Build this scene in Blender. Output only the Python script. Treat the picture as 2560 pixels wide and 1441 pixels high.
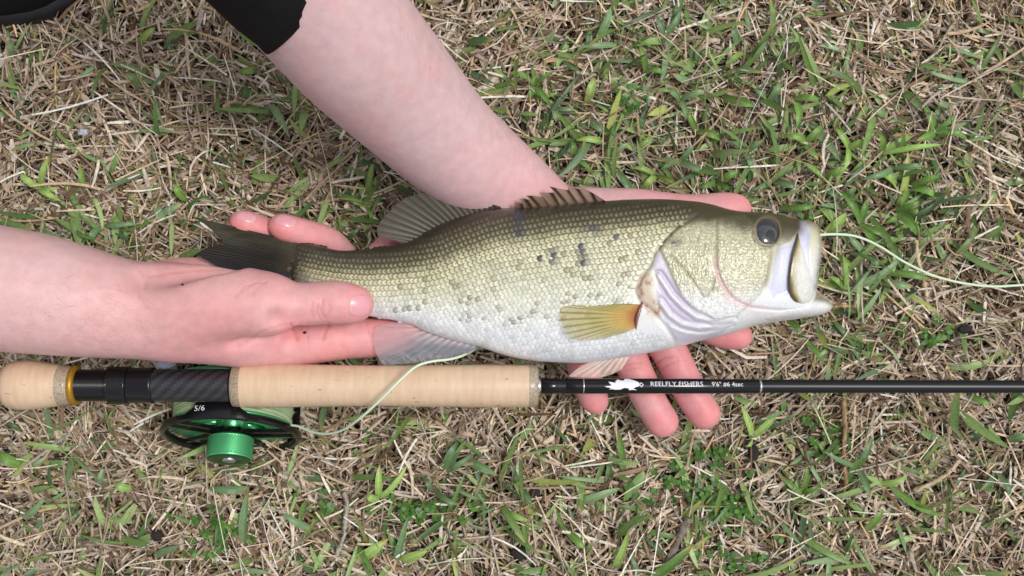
import bpy, bmesh, math, random
import numpy as np
from mathutils import Vector, Matrix

for o in list(bpy.data.objects):
    bpy.data.objects.remove(o)
rnd = random.Random(7)
rng = np.random.default_rng(11)
SC = bpy.context.scene
COL = SC.collection

# ------------------------------------------------------------------ camera, sky, sun, exposure
HC = 0.75            # camera height above the turf
FPX = 2861.0         # focal length in photograph pixels (2560 wide)
cam = bpy.data.cameras.new('camera')
cam.sensor_width = 36.0
cam.lens = 36.0 * FPX / 2560.0
cam.clip_start = 0.01
cam.clip_end = 200.0
camo = bpy.data.objects.new('camera', cam)
camo.location = (0, 0, HC)
COL.objects.link(camo)
SC.camera = camo

SUN_EL, SUN_AZ = 66.0, 12.0     # azimuth measured from +x (picture right) towards +y (picture top)
world = bpy.data.worlds.new('World')
SC.world = world
world.use_nodes = True
wn, wl = world.node_tree.nodes, world.node_tree.links
bg = wn['Background']
sky = wn.new('ShaderNodeTexSky')
sky.sky_type = 'NISHITA'
sky.sun_disc = False
sky.sun_elevation = math.radians(SUN_EL)
sky.sun_rotation = math.radians(90.0 - SUN_AZ)
sky.dust_density = 3.0
hsv = wn.new('ShaderNodeHueSaturation')      # overcast: the sky is nearly colourless
hsv.inputs['Saturation'].default_value = 0.22
wl.new(sky.outputs['Color'], hsv.inputs['Color'])
wl.new(hsv.outputs['Color'], bg.inputs['Color'])
bg.inputs['Strength'].default_value = 0.105
sun = bpy.data.lights.new('sun', 'SUN')
sun.energy = 1.5
sun.angle = math.radians(14)
sun.color = (1.0, 0.97, 0.93)
suno = bpy.data.objects.new('sun', sun)
d = Vector((math.cos(math.radians(SUN_EL)) * math.cos(math.radians(SUN_AZ)),
            math.cos(math.radians(SUN_EL)) * math.sin(math.radians(SUN_AZ)), math.sin(math.radians(SUN_EL))))
suno.rotation_euler = d.to_track_quat('Z', 'Y').to_euler()
COL.objects.link(suno)
SC.view_settings.view_transform = 'Standard'
SC.view_settings.look = 'None'
SC.view_settings.exposure = 0.34
SC.view_settings.gamma = 1.0
SC.view_settings.use_curve_mapping = False

# ------------------------------------------------------------------ helpers
def P(px, py, z):
    px, py, z = np.broadcast_arrays(np.asarray(px, float), np.asarray(py, float), np.asarray(z, float))
    k = (HC - z) / FPX
    return np.stack([(px - 1280.0) * k, -(py - 720.5) * k, z], -1)

def PX(px, z):                       # a length in pixels at height z, in metres
    return px * (HC - z) / FPX

def S(r, g, b):
    c = np.array([r, g, b], float) / 255.0
    return np.where(c <= 0.04045, c / 12.92, ((c + 0.055) / 1.055) ** 2.4)

def smooth(a, b, x):
    t = np.clip((x - a) / (b - a), 0, 1)
    return t * t * (3 - 2 * t)

_tab = np.random.default_rng(3).random((256, 256))
def vnoise(x, y):
    x, y = np.asarray(x, float), np.asarray(y, float)
    xi, yi = np.floor(x).astype(int), np.floor(y).astype(int)
    fx, fy = x - xi, y - yi
    fx, fy = fx * fx * (3 - 2 * fx), fy * fy * (3 - 2 * fy)
    g = lambda i, j: _tab[(xi + i) & 255, (yi + j) & 255]
    return (g(0, 0) * (1 - fx) + g(1, 0) * fx) * (1 - fy) + (g(0, 1) * (1 - fx) + g(1, 1) * fx) * fy
def fbm(x, y, o=3):
    return sum(vnoise(x * 2 ** i + 17 * i, y * 2 ** i + 31 * i) / 2 ** i for i in range(o)) / sum(1 / 2 ** i for i in range(o))

def dpoly(x, y, pts):                # distance to an open polyline
    best = np.full(np.shape(x), 1e9)
    for (ax, ay), (bx, by) in zip(pts[:-1], pts[1:]):
        vx, vy = bx - ax, by - ay
        t = np.clip(((x - ax) * vx + (y - ay) * vy) / (vx * vx + vy * vy + 1e-9), 0, 1)
        best = np.minimum(best, np.hypot(x - ax - t * vx, y - ay - t * vy))
    return best
def inside(x, y, pts):
    r = np.zeros(np.shape(x), bool)
    n = len(pts)
    for i in range(n):
        (ax, ay), (bx, by) = pts[i], pts[(i + 1) % n]
        c = (ay > y) != (by > y)
        r ^= c & (x < (bx - ax) * (y - ay) / ((by - ay) or 1e-9) + ax)
    return r
def sdpoly(x, y, pts):               # signed, positive inside
    dd = dpoly(x, y, list(pts) + [pts[0]])
    return np.where(inside(x, y, pts), dd, -dd)

def mk(name, V, F, mat, parent=None, col=None, smoothed=True, kind=None, alpha=None, label=None):
    V = np.asarray(V, np.float32).reshape(-1, 3)
    me = bpy.data.meshes.new(name)
    if isinstance(F, np.ndarray):
        k = F.shape[1]
        me.vertices.add(len(V)); me.vertices.foreach_set('co', V.ravel())
        me.loops.add(F.size); me.loops.foreach_set('vertex_index', F.astype(np.int32).ravel())
        me.polygons.add(len(F)); me.polygons.foreach_set('loop_start', np.arange(len(F), dtype=np.int32) * k)
        me.update(calc_edges=True)
    else:
        me.from_pydata([tuple(map(float, v)) for v in V], [], [tuple(int(i) for i in f) for f in F])
    if smoothed:
        me.polygons.foreach_set('use_smooth', np.ones(len(me.polygons), bool))
    if col is not None:
        c = np.ones((len(V), 4), np.float32)
        c[:, :3] = col
        if alpha is not None: c[:, 3] = alpha
        a = me.attributes.new('Col', 'FLOAT_COLOR', 'POINT')
        a.data.foreach_set('color', c.ravel())
    me.materials.append(mat)
    ob = bpy.data.objects.new(name, me)
    COL.objects.link(ob)
    if parent is not None: put(ob, parent)
    if kind: ob['kind'] = kind
    if label: ob['label'] = label
    return ob

ORG = {}
def put(ob, parent):
    ob.parent = parent
    ob.matrix_parent_inverse = Matrix.Translation(-Vector(ORG.get(parent.name, (0, 0, 0))))
def thing(name, loc, label, cat, group=None):
    e = bpy.data.objects.new(name, None)
    e.empty_display_size = 0.02
    e.location = tuple(map(float, loc))
    COL.objects.link(e)
    ORG[e.name] = tuple(map(float, loc))
    tag(e, label, cat, group)
    return e
def tag(o, label, cat, group=None):
    o['label'] = label; o['category'] = cat
    if group: o['group'] = group
    return o

def grid_faces(nu, nv, wrapv=False, off=0):
    i = np.arange(nu - 1)[:, None]; j = np.arange(nv if wrapv else nv - 1)[None, :]
    a = i * nv + j; b = i * nv + (j + 1) % nv
    return np.stack([a, b, b + nv, a + nv], -1).reshape(-1, 4) + off

def pchip(xs, ys):
    xs, ys = np.asarray(xs, float), np.asarray(ys, float)
    def f(x):
        x = np.asarray(x, float)
        h = np.diff(xs); m = np.diff(ys) / h
        dd = np.zeros_like(ys)
        dd[1:-1] = np.where(m[:-1] * m[1:] > 0, 2 * m[:-1] * m[1:] / (m[:-1] + m[1:] + 1e-12), 0)
        dd[0], dd[-1] = m[0], m[-1]
        k = np.clip(np.searchsorted(xs, x) - 1, 0, len(h) - 1)
        t = np.clip((x - xs[k]) / h[k], 0, 1)
        return ((1 + 2 * t) * (1 - t) ** 2 * ys[k] + t * (1 - t) ** 2 * h[k] * dd[k]
                + t * t * (3 - 2 * t) * ys[k + 1] + t * t * (t - 1) * h[k] * dd[k + 1])
    return f
def resample(pts, n):
    pts = np.asarray(pts, float)
    s = np.r_[0, np.cumsum(np.linalg.norm(np.diff(pts, axis=0), axis=1))]
    u = np.linspace(0, s[-1], n)
    return np.stack([np.interp(u, s, pts[:, k]) for k in range(pts.shape[1])], -1)
def spline(pts, n):                  # Catmull-Rom through pts
    pts = np.asarray(pts, float)
    q = np.vstack([2 * pts[0] - pts[1], pts, 2 * pts[-1] - pts[-2]])
    m = len(pts) - 1
    u = np.linspace(0, m - 1e-6, n); k = u.astype(int); t = (u - k)[:, None]
    a, b, c, dd = q[k], q[k + 1], q[k + 2], q[k + 3]
    return 0.5 * (2 * b + (c - a) * t + (2 * a - 5 * b + 4 * c - dd) * t ** 2 + (3 * b - a - 3 * c + dd) * t ** 3)
def tube(pts, rad, ns=10, cap=True):
    pts = np.asarray(pts, float); n = len(pts)
    rad = np.broadcast_to(np.asarray(rad, float), (n,))
    T = np.gradient(pts, axis=0); T /= np.linalg.norm(T, axis=1)[:, None] + 1e-12
    up = np.array([0, 0, 1.0]) if abs(T[0, 2]) < 0.9 else np.array([0, 1.0, 0])
    V = np.zeros((n, ns, 3)); th = np.linspace(0, 2 * np.pi, ns, endpoint=False)
    for i in range(n):
        u = np.cross(T[i], up); u /= np.linalg.norm(u) + 1e-12
        up = np.cross(u, T[i])
        V[i] = pts[i] + rad[i] * (np.cos(th)[:, None] * u + np.sin(th)[:, None] * up)
    F = grid_faces(n, ns, True)
    V = V.reshape(-1, 3)
    if cap:
        V = np.vstack([V, pts[:1], pts[-1:]])
        j = np.arange(ns); a, b = n * ns, n * ns + 1
        F = np.vstack([F, np.stack([j, np.full(ns, a), np.full(ns, a), (j + 1) % ns], -1)[:, [3, 0, 1, 1]]]) if False else F
        F = [tuple(f) for f in F] + [(int((k + 1) % ns), int(k), a) for k in j] + [((n - 1) * ns + int(k), (n - 1) * ns + int((k + 1) % ns), b) for k in j]
    return V, F
class Bag:                           # collects quad/tri shapes that belong to ONE part
    def __init__(s): s.V, s.F, s.n = [], [], 0
    def add(s, V, F):
        V = np.asarray(V, float).reshape(-1, 3)
        s.F += [tuple(int(i) + s.n for i in f) for f in F]; s.V.append(V); s.n += len(V)
        return s
    def get(s): return np.vstack(s.V), s.F

# ------------------------------------------------------------------ materials
def mat(name, color=(0.5, 0.5, 0.5), attr=False, rough=0.5, spec=0.5, metal=0.0, sss=0.0, sssr=(1, .35, .2), sscale=0.004,
        coat=0.0, coatr=0.1, alpha=False, bump=0.0, bscale=800.0, trans=0.0, cnoise=0.0, cscale=200.0, sheen=0.0):
    m = bpy.data.materials.new(name); m.use_nodes = True
    n, l = m.node_tree.nodes, m.node_tree.links
    b = n['Principled BSDF']
    b.inputs['Roughness'].default_value = rough
    b.inputs['Specular IOR Level'].default_value = spec
    b.inputs['Metallic'].default_value = metal
    b.inputs['Base Color'].default_value = (*map(float, color), 1)
    b.inputs['Coat Weight'].default_value = coat
    b.inputs['Coat Roughness'].default_value = coatr
    if sheen:
        b.inputs['Sheen Weight'].default_value = sheen
    if sss:
        b.inputs['Subsurface Weight'].default_value = sss
        b.inputs['Subsurface Radius'].default_value = sssr
        b.inputs['Subsurface Scale'].default_value = sscale
    out = None
    if attr:
        a = n.new('ShaderNodeAttribute'); a.attribute_name = 'Col'
        out = a.outputs['Color']
        if alpha: l.new(a.outputs['Alpha'], b.inputs['Alpha'])
    tc = n.new('ShaderNodeTexCoord')
    if cnoise:
        nz = n.new('ShaderNodeTexNoise'); nz.inputs['Scale'].default_value = cscale; nz.inputs['Detail'].default_value = 4
        l.new(tc.outputs['Object'], nz.inputs['Vector'])
        mr = n.new('ShaderNodeMapRange'); mr.inputs['From Min'].default_value = .3; mr.inputs['From Max'].default_value = .7
        mr.inputs['To Min'].default_value = 1 - cnoise; mr.inputs['To Max'].default_value = 1 + cnoise
        l.new(nz.outputs['Fac'], mr.inputs['Value'])
        mx = n.new('ShaderNodeVectorMath'); mx.operation = 'SCALE'
        if out is not None: l.new(out, mx.inputs[0])
        else: mx.inputs[0].default_value = tuple(map(float, color))
        l.new(mr.outputs['Result'], mx.inputs['Scale'])
        out = mx.outputs['Vector']
    if out is not None: l.new(out, b.inputs['Base Color'])
    if bump:
        nb = n.new('ShaderNodeTexNoise'); nb.inputs['Scale'].default_value = bscale; nb.inputs['Detail'].default_value = 3
        l.new(tc.outputs['Object'], nb.inputs['Vector'])
        bp = n.new('ShaderNodeBump'); bp.inputs['Strength'].default_value = bump; bp.inputs['Distance'].default_value = 0.0006
        l.new(nb.outputs['Fac'], bp.inputs['Height']); l.new(bp.outputs['Normal'], b.inputs['Normal'])
    if trans:
        t = n.new('ShaderNodeBsdfTranslucent'); ms = n.new('ShaderNodeMixShader'); ms.inputs['Fac'].default_value = trans
        if out is not None: l.new(out, t.inputs['Color'])
        else: t.inputs['Color'].default_value = (*map(float, color), 1)
        l.new(b.outputs['BSDF'], ms.inputs[1]); l.new(t.outputs['BSDF'], ms.inputs[2])
        l.new(ms.outputs['Shader'], n['Material Output'].inputs['Surface'])
    return m

M = dict(
    skin=mat('skin', attr=True, rough=.48, spec=.35, sss=.16, sssr=(1, .42, .28), sscale=.003, bump=.3, bscale=850, cnoise=.07, cscale=160),
    nail=mat('nail', attr=True, rough=.25, spec=.5, coat=.25, sss=.1, sscale=.002),
    hair=mat('hair', S(150, 108, 88), rough=.6),
    cloth=mat('black_cloth', S(18, 18, 21), rough=.85, spec=.2, bump=.6, bscale=1500, cnoise=.2, cscale=60),
    rubber=mat('black_rubber', S(24, 25, 29), rough=.6, spec=.4, bump=.3, bscale=900),
    fish=mat('fish_skin', attr=True, rough=.30, spec=.55, coat=.28, coatr=.16, bump=.22, bscale=1100, cnoise=.07, cscale=700),
    scale=mat('fish_scale', attr=True, rough=.30, spec=.5, coat=.12, coatr=.14, cnoise=.06, cscale=1200),
    fin=mat('fish_fin', attr=True, alpha=True, rough=.48, spec=.35, coat=.06, coatr=.2, bump=.1, bscale=900),
    eye=mat('fish_eye', attr=True, rough=.12, spec=.6, coat=1.0, coatr=.03),
    straw=mat('dry_grass', attr=True, rough=.62, spec=.25, cnoise=.22, cscale=420, trans=.14),
    green=mat('green_grass', attr=True, rough=.42, spec=.45, cnoise=.14, cscale=500, trans=.22),
    black=mat('black_anodised', S(13, 13, 16), rough=.22, spec=.6),
    gloss=mat('glossy_wrap', S(9, 9, 15), rough=.2, spec=.3, coat=.3, coatr=.05),
    blank=mat('rod_blank', S(24, 25, 29), rough=.34, spec=.35, cnoise=.08, cscale=900),
    carbon=mat('carbon_weave', attr=True, rough=.3, spec=.5, coat=.5, coatr=.2),
    silver=mat('silver_metal', S(215, 217, 222), metal=1.0, rough=.25),
    gold=mat('gold_ring', S(176, 132, 40), rough=.4, metal=.5),
    compcork=mat('composite_cork', S(162, 146, 124), rough=.5, cnoise=.55, cscale=1500, coat=.3, coatr=.2),
    greenmetal=mat('green_anodised', S(104, 206, 140), metal=.7, rough=.32),
    greendark=mat('green_face', S(40, 96, 44), metal=.6, rough=.35),
    line=mat('fly_line', S(176, 198, 156), rough=.42, spec=.4, cnoise=.06, cscale=300),
    linelt=mat('fly_line_pale', S(206, 224, 196), rough=.42, spec=.4),  # loose line, a paler tone than the line on the spool
    white=mat('white_print', S(226, 228, 236), rough=.45),
    nylon=mat('clear_nylon', S(225, 228, 230), rough=.15, alpha=False),
    soil=mat('soil', S(58, 46, 36), rough=.95, bump=1.0, bscale=300, cnoise=.5, cscale=90),
    clod=mat('soil_clod', S(38, 34, 31), rough=.9, bump=1.0, bscale=700, cnoise=.4, cscale=500),
    twig=mat('twig_bark', S(124, 112, 102), rough=.8, bump=.9, bscale=500, cnoise=.3, cscale=260),
    stalk=mat('dry_stalk', S(150, 122, 88), rough=.6, cnoise=.25, cscale=150),
    scrap=mat('pale_scrap', S(176, 178, 200), rough=.6, cnoise=.15, cscale=200),
)
# cork: pale, warm, with faint rings and small dark pits, under a clear film
m = mat('cork', S(214, 184, 148), rough=.34, spec=.5, coat=.55, coatr=.10)
n, l = m.node_tree.nodes, m.node_tree.links
b = n['Principled BSDF']; tc = n.new('ShaderNodeTexCoord')
mp = n.new('ShaderNodeMapping'); mp.inputs['Scale'].default_value = (300, 60, 60)
l.new(tc.outputs['Object'], mp.inputs['Vector'])
n1 = n.new('ShaderNodeTexNoise'); n1.inputs['Scale'].default_value = 1.0; n1.inputs['Detail'].default_value = 4; l.new(mp.outputs['Vector'], n1.inputs['Vector'])
r1 = n.new('ShaderNodeValToRGB'); r1.color_ramp.elements[0].position = .3; r1.color_ramp.elements[1].position = .72
r1.color_ramp.elements[0].color = (*S(206, 176, 146), 1); r1.color_ramp.elements[1].color = (*S(220, 192, 162), 1)
l.new(n1.outputs['Fac'], r1.inputs['Fac'])
mp2 = n.new('ShaderNodeMapping'); mp2.inputs['Scale'].default_value = (150, 520, 520); l.new(tc.outputs['Object'], mp2.inputs['Vector'])
v1 = n.new('ShaderNodeTexNoise'); v1.inputs['Scale'].default_value = 1.0; v1.inputs['Detail'].default_value = 2; l.new(mp2.outputs['Vector'], v1.inputs['Vector'])
r2 = n.new('ShaderNodeMapRange'); r2.inputs['From Min'].default_value = .69; r2.inputs['From Max'].default_value = .76
l.new(v1.outputs['Fac'], r2.inputs['Value'])
mxc = n.new('ShaderNodeMix'); mxc.data_type = 'RGBA'; mxc.inputs['B'].default_value = (*S(158, 124, 96), 1)
l.new(r2.outputs['Result'], mxc.inputs['Factor']); l.new(r1.outputs['Color'], mxc.inputs['A']); l.new(mxc.outputs['Result'], b.inputs['Base Color'])
M['cork'] = m
# ground far away: mixed straw and green, only colour
m = mat('turf_ground', rough=.95)
n, l = m.node_tree.nodes, m.node_tree.links
tc = n.new('ShaderNodeTexCoord')
n1 = n.new('ShaderNodeTexNoise'); n1.inputs['Scale'].default_value = 160; n1.inputs['Detail'].default_value = 6; l.new(tc.outputs['Object'], n1.inputs['Vector'])
r1 = n.new('ShaderNodeValToRGB'); e = r1.color_ramp.elements
e[0].position = .32; e[0].color = (*S(34, 26, 18), 1); e[1].position = .75; e[1].color = (*S(112, 92, 68), 1)
x_ = e.new(.52); x_.color = (*S(66, 54, 36), 1)
ga = n.new('ShaderNodeAttribute'); ga.attribute_name = 'Col'          # ground colour kept dark under the dense straw, paler away from the middle
gm = n.new('ShaderNodeVectorMath'); gm.operation = 'MULTIPLY'
l.new(n1.outputs['Fac'], r1.inputs['Fac']); l.new(r1.outputs['Color'], gm.inputs[0]); l.new(ga.outputs['Color'], gm.inputs[1]); l.new(gm.outputs['Vector'], n['Principled BSDF'].inputs['Base Color'])
bp = n.new('ShaderNodeBump'); bp.inputs['Strength'].default_value = .8; bp.inputs['Distance'].default_value = .004
l.new(n1.outputs['Fac'], bp.inputs['Height']); l.new(bp.outputs['Normal'], n['Principled BSDF'].inputs['Normal'])
M['turf'] = m

# ------------------------------------------------------------------ ground and turf
gx = np.r_[-20, -5, -1.2, np.linspace(-.7, .7, 90), 1.2, 5, 20]
gy = np.r_[-20, -5, -1.0, np.linspace(-.5, .5, 70), 1.0, 5, 20]
GX, GY = np.meshgrid(gx, gy, indexing='ij')
GZ = -0.004 + 0.006 * (fbm(GX * 14 + 40, GY * 14 + 40) - .5)
GZ = np.where((abs(GX) > .72) | (abs(GY) > .52), -.004, GZ)
gcol = 1 + 1.6 * np.maximum(smooth(.38, .6, np.abs(GX)), smooth(.25, .45, np.abs(GY)))
ground = mk('ground', np.stack([GX, GY, GZ], -1), grid_faces(len(gx), len(gy)), M['turf'], col=np.repeat(gcol.reshape(-1, 1), 3, 1))
ground['kind'] = 'structure'

def green_density(px, py):
    g = 0.11 + 0 * px
    for (cx, cy, rx, ry, a) in [(1500, 300, 330, 190, .6), (1900, 330, 330, 260, .6), (2180, 600, 200, 150, .9), (1750, 120, 260, 120, .4),
                                (300, 560, 330, 90, .45), (900, 520, 150, 120, .5), (700, 260, 200, 140, .25), (2350, 330, 180, 160, .5),
                                (1100, 1310, 330, 130, .42), (1800, 1280, 260, 130, .38), (2250, 1250, 240, 150, .35), (300, 1250, 260, 120, .25),
                                (2100, 880, 150, 90, .4), (1550, 1180, 160, 100, .4), (520, 120, 200, 90, .2)]:
        g = g + a * np.exp(-((px - cx) / rx) ** 2 - ((py - cy) / ry) ** 2)
    return np.clip(g * (0.35 + 1.3 * fbm(px / 90, py / 90, 2)), 0, 1)

def ribbons(base, az, pitch, length, width, bend, roll, curl, nseg, prof, fold, ang2=None):
    """Leaf and straw strips: arrays of N pieces -> verts (N, nseg+1, 3, 3)."""
    N = len(length)
    t = np.linspace(0, 1, nseg + 1)
    ds = length[:, None] / nseg
    a = az[:, None] + bend[:, None] * (t[None, :] - .5)
    p = pitch[:, None] + curl[:, None] * t[None, :]
    step = np.stack([np.cos(a) * np.cos(p), np.sin(a) * np.cos(p), np.sin(p)], -1) * ds[..., None]
    C = base[:, None, :] + np.concatenate([np.zeros((N, 1, 3)), np.cumsum(step[:, :-1], 1)], 1)
    T = step / (np.linalg.norm(step, axis=-1, keepdims=True) + 1e-12)
    side = np.stack([-np.sin(a), np.cos(a), 0 * a], -1)
    nrm = np.cross(T, side); nrm *= np.sign(nrm[..., 2:3] + 1e-9)
    r = roll[:, None, None]
    sd = side * np.cos(r) + nrm * np.sin(r); nn = nrm * np.cos(r) - side * np.sin(r)
    w = (width[:, None] * prof(t)[None, :])[..., None]
    return np.stack([C - sd * w / 2 + nn * w * fold, C, C + sd * w / 2 + nn * w * fold], 2)
def ribbon_faces(N, nseg):
    f = grid_faces(nseg + 1, 3)
    return (f[None] + (np.arange(N) * (nseg + 1) * 3)[:, None, None]).reshape(-1, 4)

def scatter(n, far=False):
    if far:
        q = np.stack([rng.uniform(-1.25, 1.25, n * 2), rng.uniform(-1.0, 1.0, n * 2)], -1)
        q = q[(np.abs(q[:, 0]) > .40) | (np.abs(q[:, 1]) > .26)]
        return q[:n]
    core = rng.random(n) < .74
    return np.stack([rng.uniform(-1, 1, n) * np.where(core, .395, .60), rng.uniform(-1, 1, n) * np.where(core, .25, .44)], -1)
def topx(xy): return 1280 + xy[:, 0] * FPX / HC, 720.5 - xy[:, 1] * FPX / HC

def straw_layer(name, n, zlo, zhi, lmed, wlo, whi, bright, label, nseg=3, kink=.22, far=False):
    xy = scatter(n, far); n = len(xy)
    px, py = topx(xy)
    flow = 6.28 * fbm(xy[:, 0] * 11 + 5, xy[:, 1] * 11 + 9, 2) * 1.3
    az = flow + rng.normal(0, .85, n) + np.pi * (rng.random(n) < .5)
    ln = np.clip(lmed * np.exp(rng.normal(0, .48, n)), .003, .05)
    wd = rng.uniform(wlo, whi, n) * np.where(rng.random(n) < .22, .5, 1) * np.where(rng.random(n) < .09, 1.7, 1)
    wd = np.minimum(wd, ln * .45)
    z = rng.uniform(zlo, zhi, n) + .004 * (fbm(xy[:, 0] * 30, xy[:, 1] * 30, 2) - .5)
    pit = rng.normal(0.0, .20, n)
    base = np.stack([xy[:, 0], xy[:, 1], z], -1)
    prof = lambda t: np.interp(t, [0, .2, .7, 1], [.8, 1, .85, .5])
    V = ribbons(base, az, pit, ln, wd, rng.normal(0, kink, n) + np.where(rng.random(n) < .08, rng.normal(0, 1.3, n), 0), rng.normal(0, .45, n), rng.normal(-.08, .25, n), nseg, prof, -.15)
    V = V + rng.normal(0, .06, V.shape[:2] + (1, 3)) * wd[:, None, None, None] * [1, 1, .6]
    V[..., 2] = np.maximum(V[..., 2], .0005)
    pal = np.array([S(200, 182, 159), S(183, 163, 141), S(216, 203, 186), S(156, 134, 112), S(130, 106, 86), S(182, 169, 157), S(104, 80, 60), S(194, 164, 122), S(154, 142, 134)])
    wts = np.array([.20, .18, .13, .15, .12, .09, .07, .03, .03])
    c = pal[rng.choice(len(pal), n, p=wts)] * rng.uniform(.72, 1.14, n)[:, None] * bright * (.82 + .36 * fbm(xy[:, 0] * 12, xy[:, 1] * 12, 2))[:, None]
    olive = (rng.random(n) < .07)
    c[olive] = S(138, 134, 88) * rng.uniform(.7, 1.2, olive.sum())[:, None]
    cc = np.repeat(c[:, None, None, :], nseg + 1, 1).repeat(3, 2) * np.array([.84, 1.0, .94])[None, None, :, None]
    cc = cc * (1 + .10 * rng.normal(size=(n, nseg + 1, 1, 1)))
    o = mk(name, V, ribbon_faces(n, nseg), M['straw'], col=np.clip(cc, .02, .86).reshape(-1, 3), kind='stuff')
    tag(o, label, 'dry grass')
straw_layer('dry_thatch', 36000, .000, .006, .012, .0010, .0024, .40, 'matted brown thatch of dead grass at soil level', 2)  # bottom layer darkened: shade in the gaps between straws put into its colour
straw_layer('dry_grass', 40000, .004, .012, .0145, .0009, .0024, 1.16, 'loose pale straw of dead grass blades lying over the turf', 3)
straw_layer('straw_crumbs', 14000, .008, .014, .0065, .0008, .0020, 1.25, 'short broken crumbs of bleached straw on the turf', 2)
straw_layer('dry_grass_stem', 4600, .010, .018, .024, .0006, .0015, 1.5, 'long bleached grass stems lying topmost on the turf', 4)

straw_layer('outer_dry_grass', 42000, .001, .012, .024, .0020, .0042, 1.05, 'dry straw covering the turf further out around the fish', 2, far=True)

def green_layer(name, n, lmed, wmed, zlo, zhi, label, broad, pitm):
    xy = scatter(n)
    px, py = topx(xy)
    keep = rng.random(n) < green_density(px, py)
    xy = xy[keep]; n = len(xy); px, py = px[keep], py[keep]
    az = rng.uniform(0, 6.283, n)
    ln = np.clip(lmed * np.exp(rng.normal(0, .38, n)), .006, .05)
    wd = wmed * np.exp(rng.normal(0, .28, n))
    base = np.stack([xy[:, 0], xy[:, 1], rng.uniform(zlo, zhi, n)], -1)
    prof = (lambda t: np.interp(t, [0, .12, .35, .7, .9, 1], [.6, .92, 1, .82, .42, .05])) if broad else (lambda t: np.interp(t, [0, .5, 1], [.8, 1, .08]))
    V = ribbons(base, az, np.clip(rng.normal(pitm, .3, n), -.3, 1.25), ln, wd, rng.normal(0, .35, n), rng.normal(0, .45, n), rng.normal(-.65, .4, n), 6, prof, .14)
    V[..., 2] = np.maximum(V[..., 2], .001)
    pal = np.array([S(114, 142, 78), S(98, 126, 68), S(130, 156, 92), S(150, 172, 112), S(88, 114, 78), S(124, 150, 106), S(160, 172, 96), S(76, 106, 58)])
    c = pal[rng.choice(len(pal), n, p=[.2, .18, .17, .1, .12, .1, .05, .08])] * rng.uniform(.75, 1.3, n)[:, None]
    cc = np.repeat(c[:, None, None, :], 7, 1).repeat(3, 2).copy()
    cc[:, :, 1] *= 1.16
    pale = (rng.random(n) < .5)
    cc[pale, 0] = S(168, 176, 120)
    tip = rng.random(n) < .22
    cc[tip, 6] = S(190, 160, 104); cc[tip, 5] = .5 * cc[tip, 5] + .5 * S(176, 160, 96)
    o = mk(name, V, ribbon_faces(n, 6), M['green'], col=cc.reshape(-1, 3), kind='stuff')
    tag(o, label, 'grass')
green_layer('green_grass', 8200, .020, .0034, .005, .013, 'short broad green grass blades growing through the straw', True, .45)
green_layer('fine_grass', 9000, .013, .0012, .004, .013, 'fine thin green grass blades low in the straw', False, .55)

# clover and chickweed patches: tiny round leaves
def clover(name, spots, label):
    Vs, cs = [], []
    th = np.linspace(0, 6.283, 7, endpoint=False)
    for (cx, cy, rx, ry, n) in spots:
        for _ in range(n):
            px, py = rnd.gauss(cx, rx / 2), rnd.gauss(cy, ry / 2)
            z = rnd.uniform(.010, .017)
            for k in range(3):
                a = k * 2.094 + rnd.random()
                r = rnd.uniform(.0013, .0021)
                c = P(px, py, z)[()] + np.array([math.cos(a), math.sin(a), 0]) * r * 1.1
                tl = np.array([rnd.gauss(0, .35), rnd.gauss(0, .35)])
                ring = np.stack([r * np.cos(th), r * np.sin(th), 0 * th], -1); ring[:, 2] = ring[:, 0] * tl[0] + ring[:, 1] * tl[1]
                Vs.append(np.vstack([c[None], c + ring]))
                g = S(84, 128, 52) * rnd.uniform(.55, 1.15)
                cs.append(np.vstack([[g * 1.15], np.tile(g, (7, 1))]))
    N = len(Vs)
    f = np.array([[0, 1 + k, 1 + (k + 1) % 7] for k in range(7)])
    F = (f[None] + (np.arange(N) * 8)[:, None, None]).reshape(-1, 3)
    o = mk(name, np.vstack(Vs), F, M['green'], col=np.vstack(cs), kind='stuff')
    tag(o, label, 'clover')
clover('clover', [(1830, 1275, 90, 45, 46), (1720, 1210, 120, 60, 30), (1790, 1130, 60, 50, 14), (2070, 1090, 70, 40, 18), (1065, 1275, 110, 40, 34),
                  (810, 1265, 60, 30, 12), (540, 1340, 60, 70, 26), (2330, 840, 70, 40, 14), (1560, 240, 60, 40, 16), (1850, 1400, 120, 40, 18)],
       'patches of tiny round dark green clover leaves in the straw')

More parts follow.
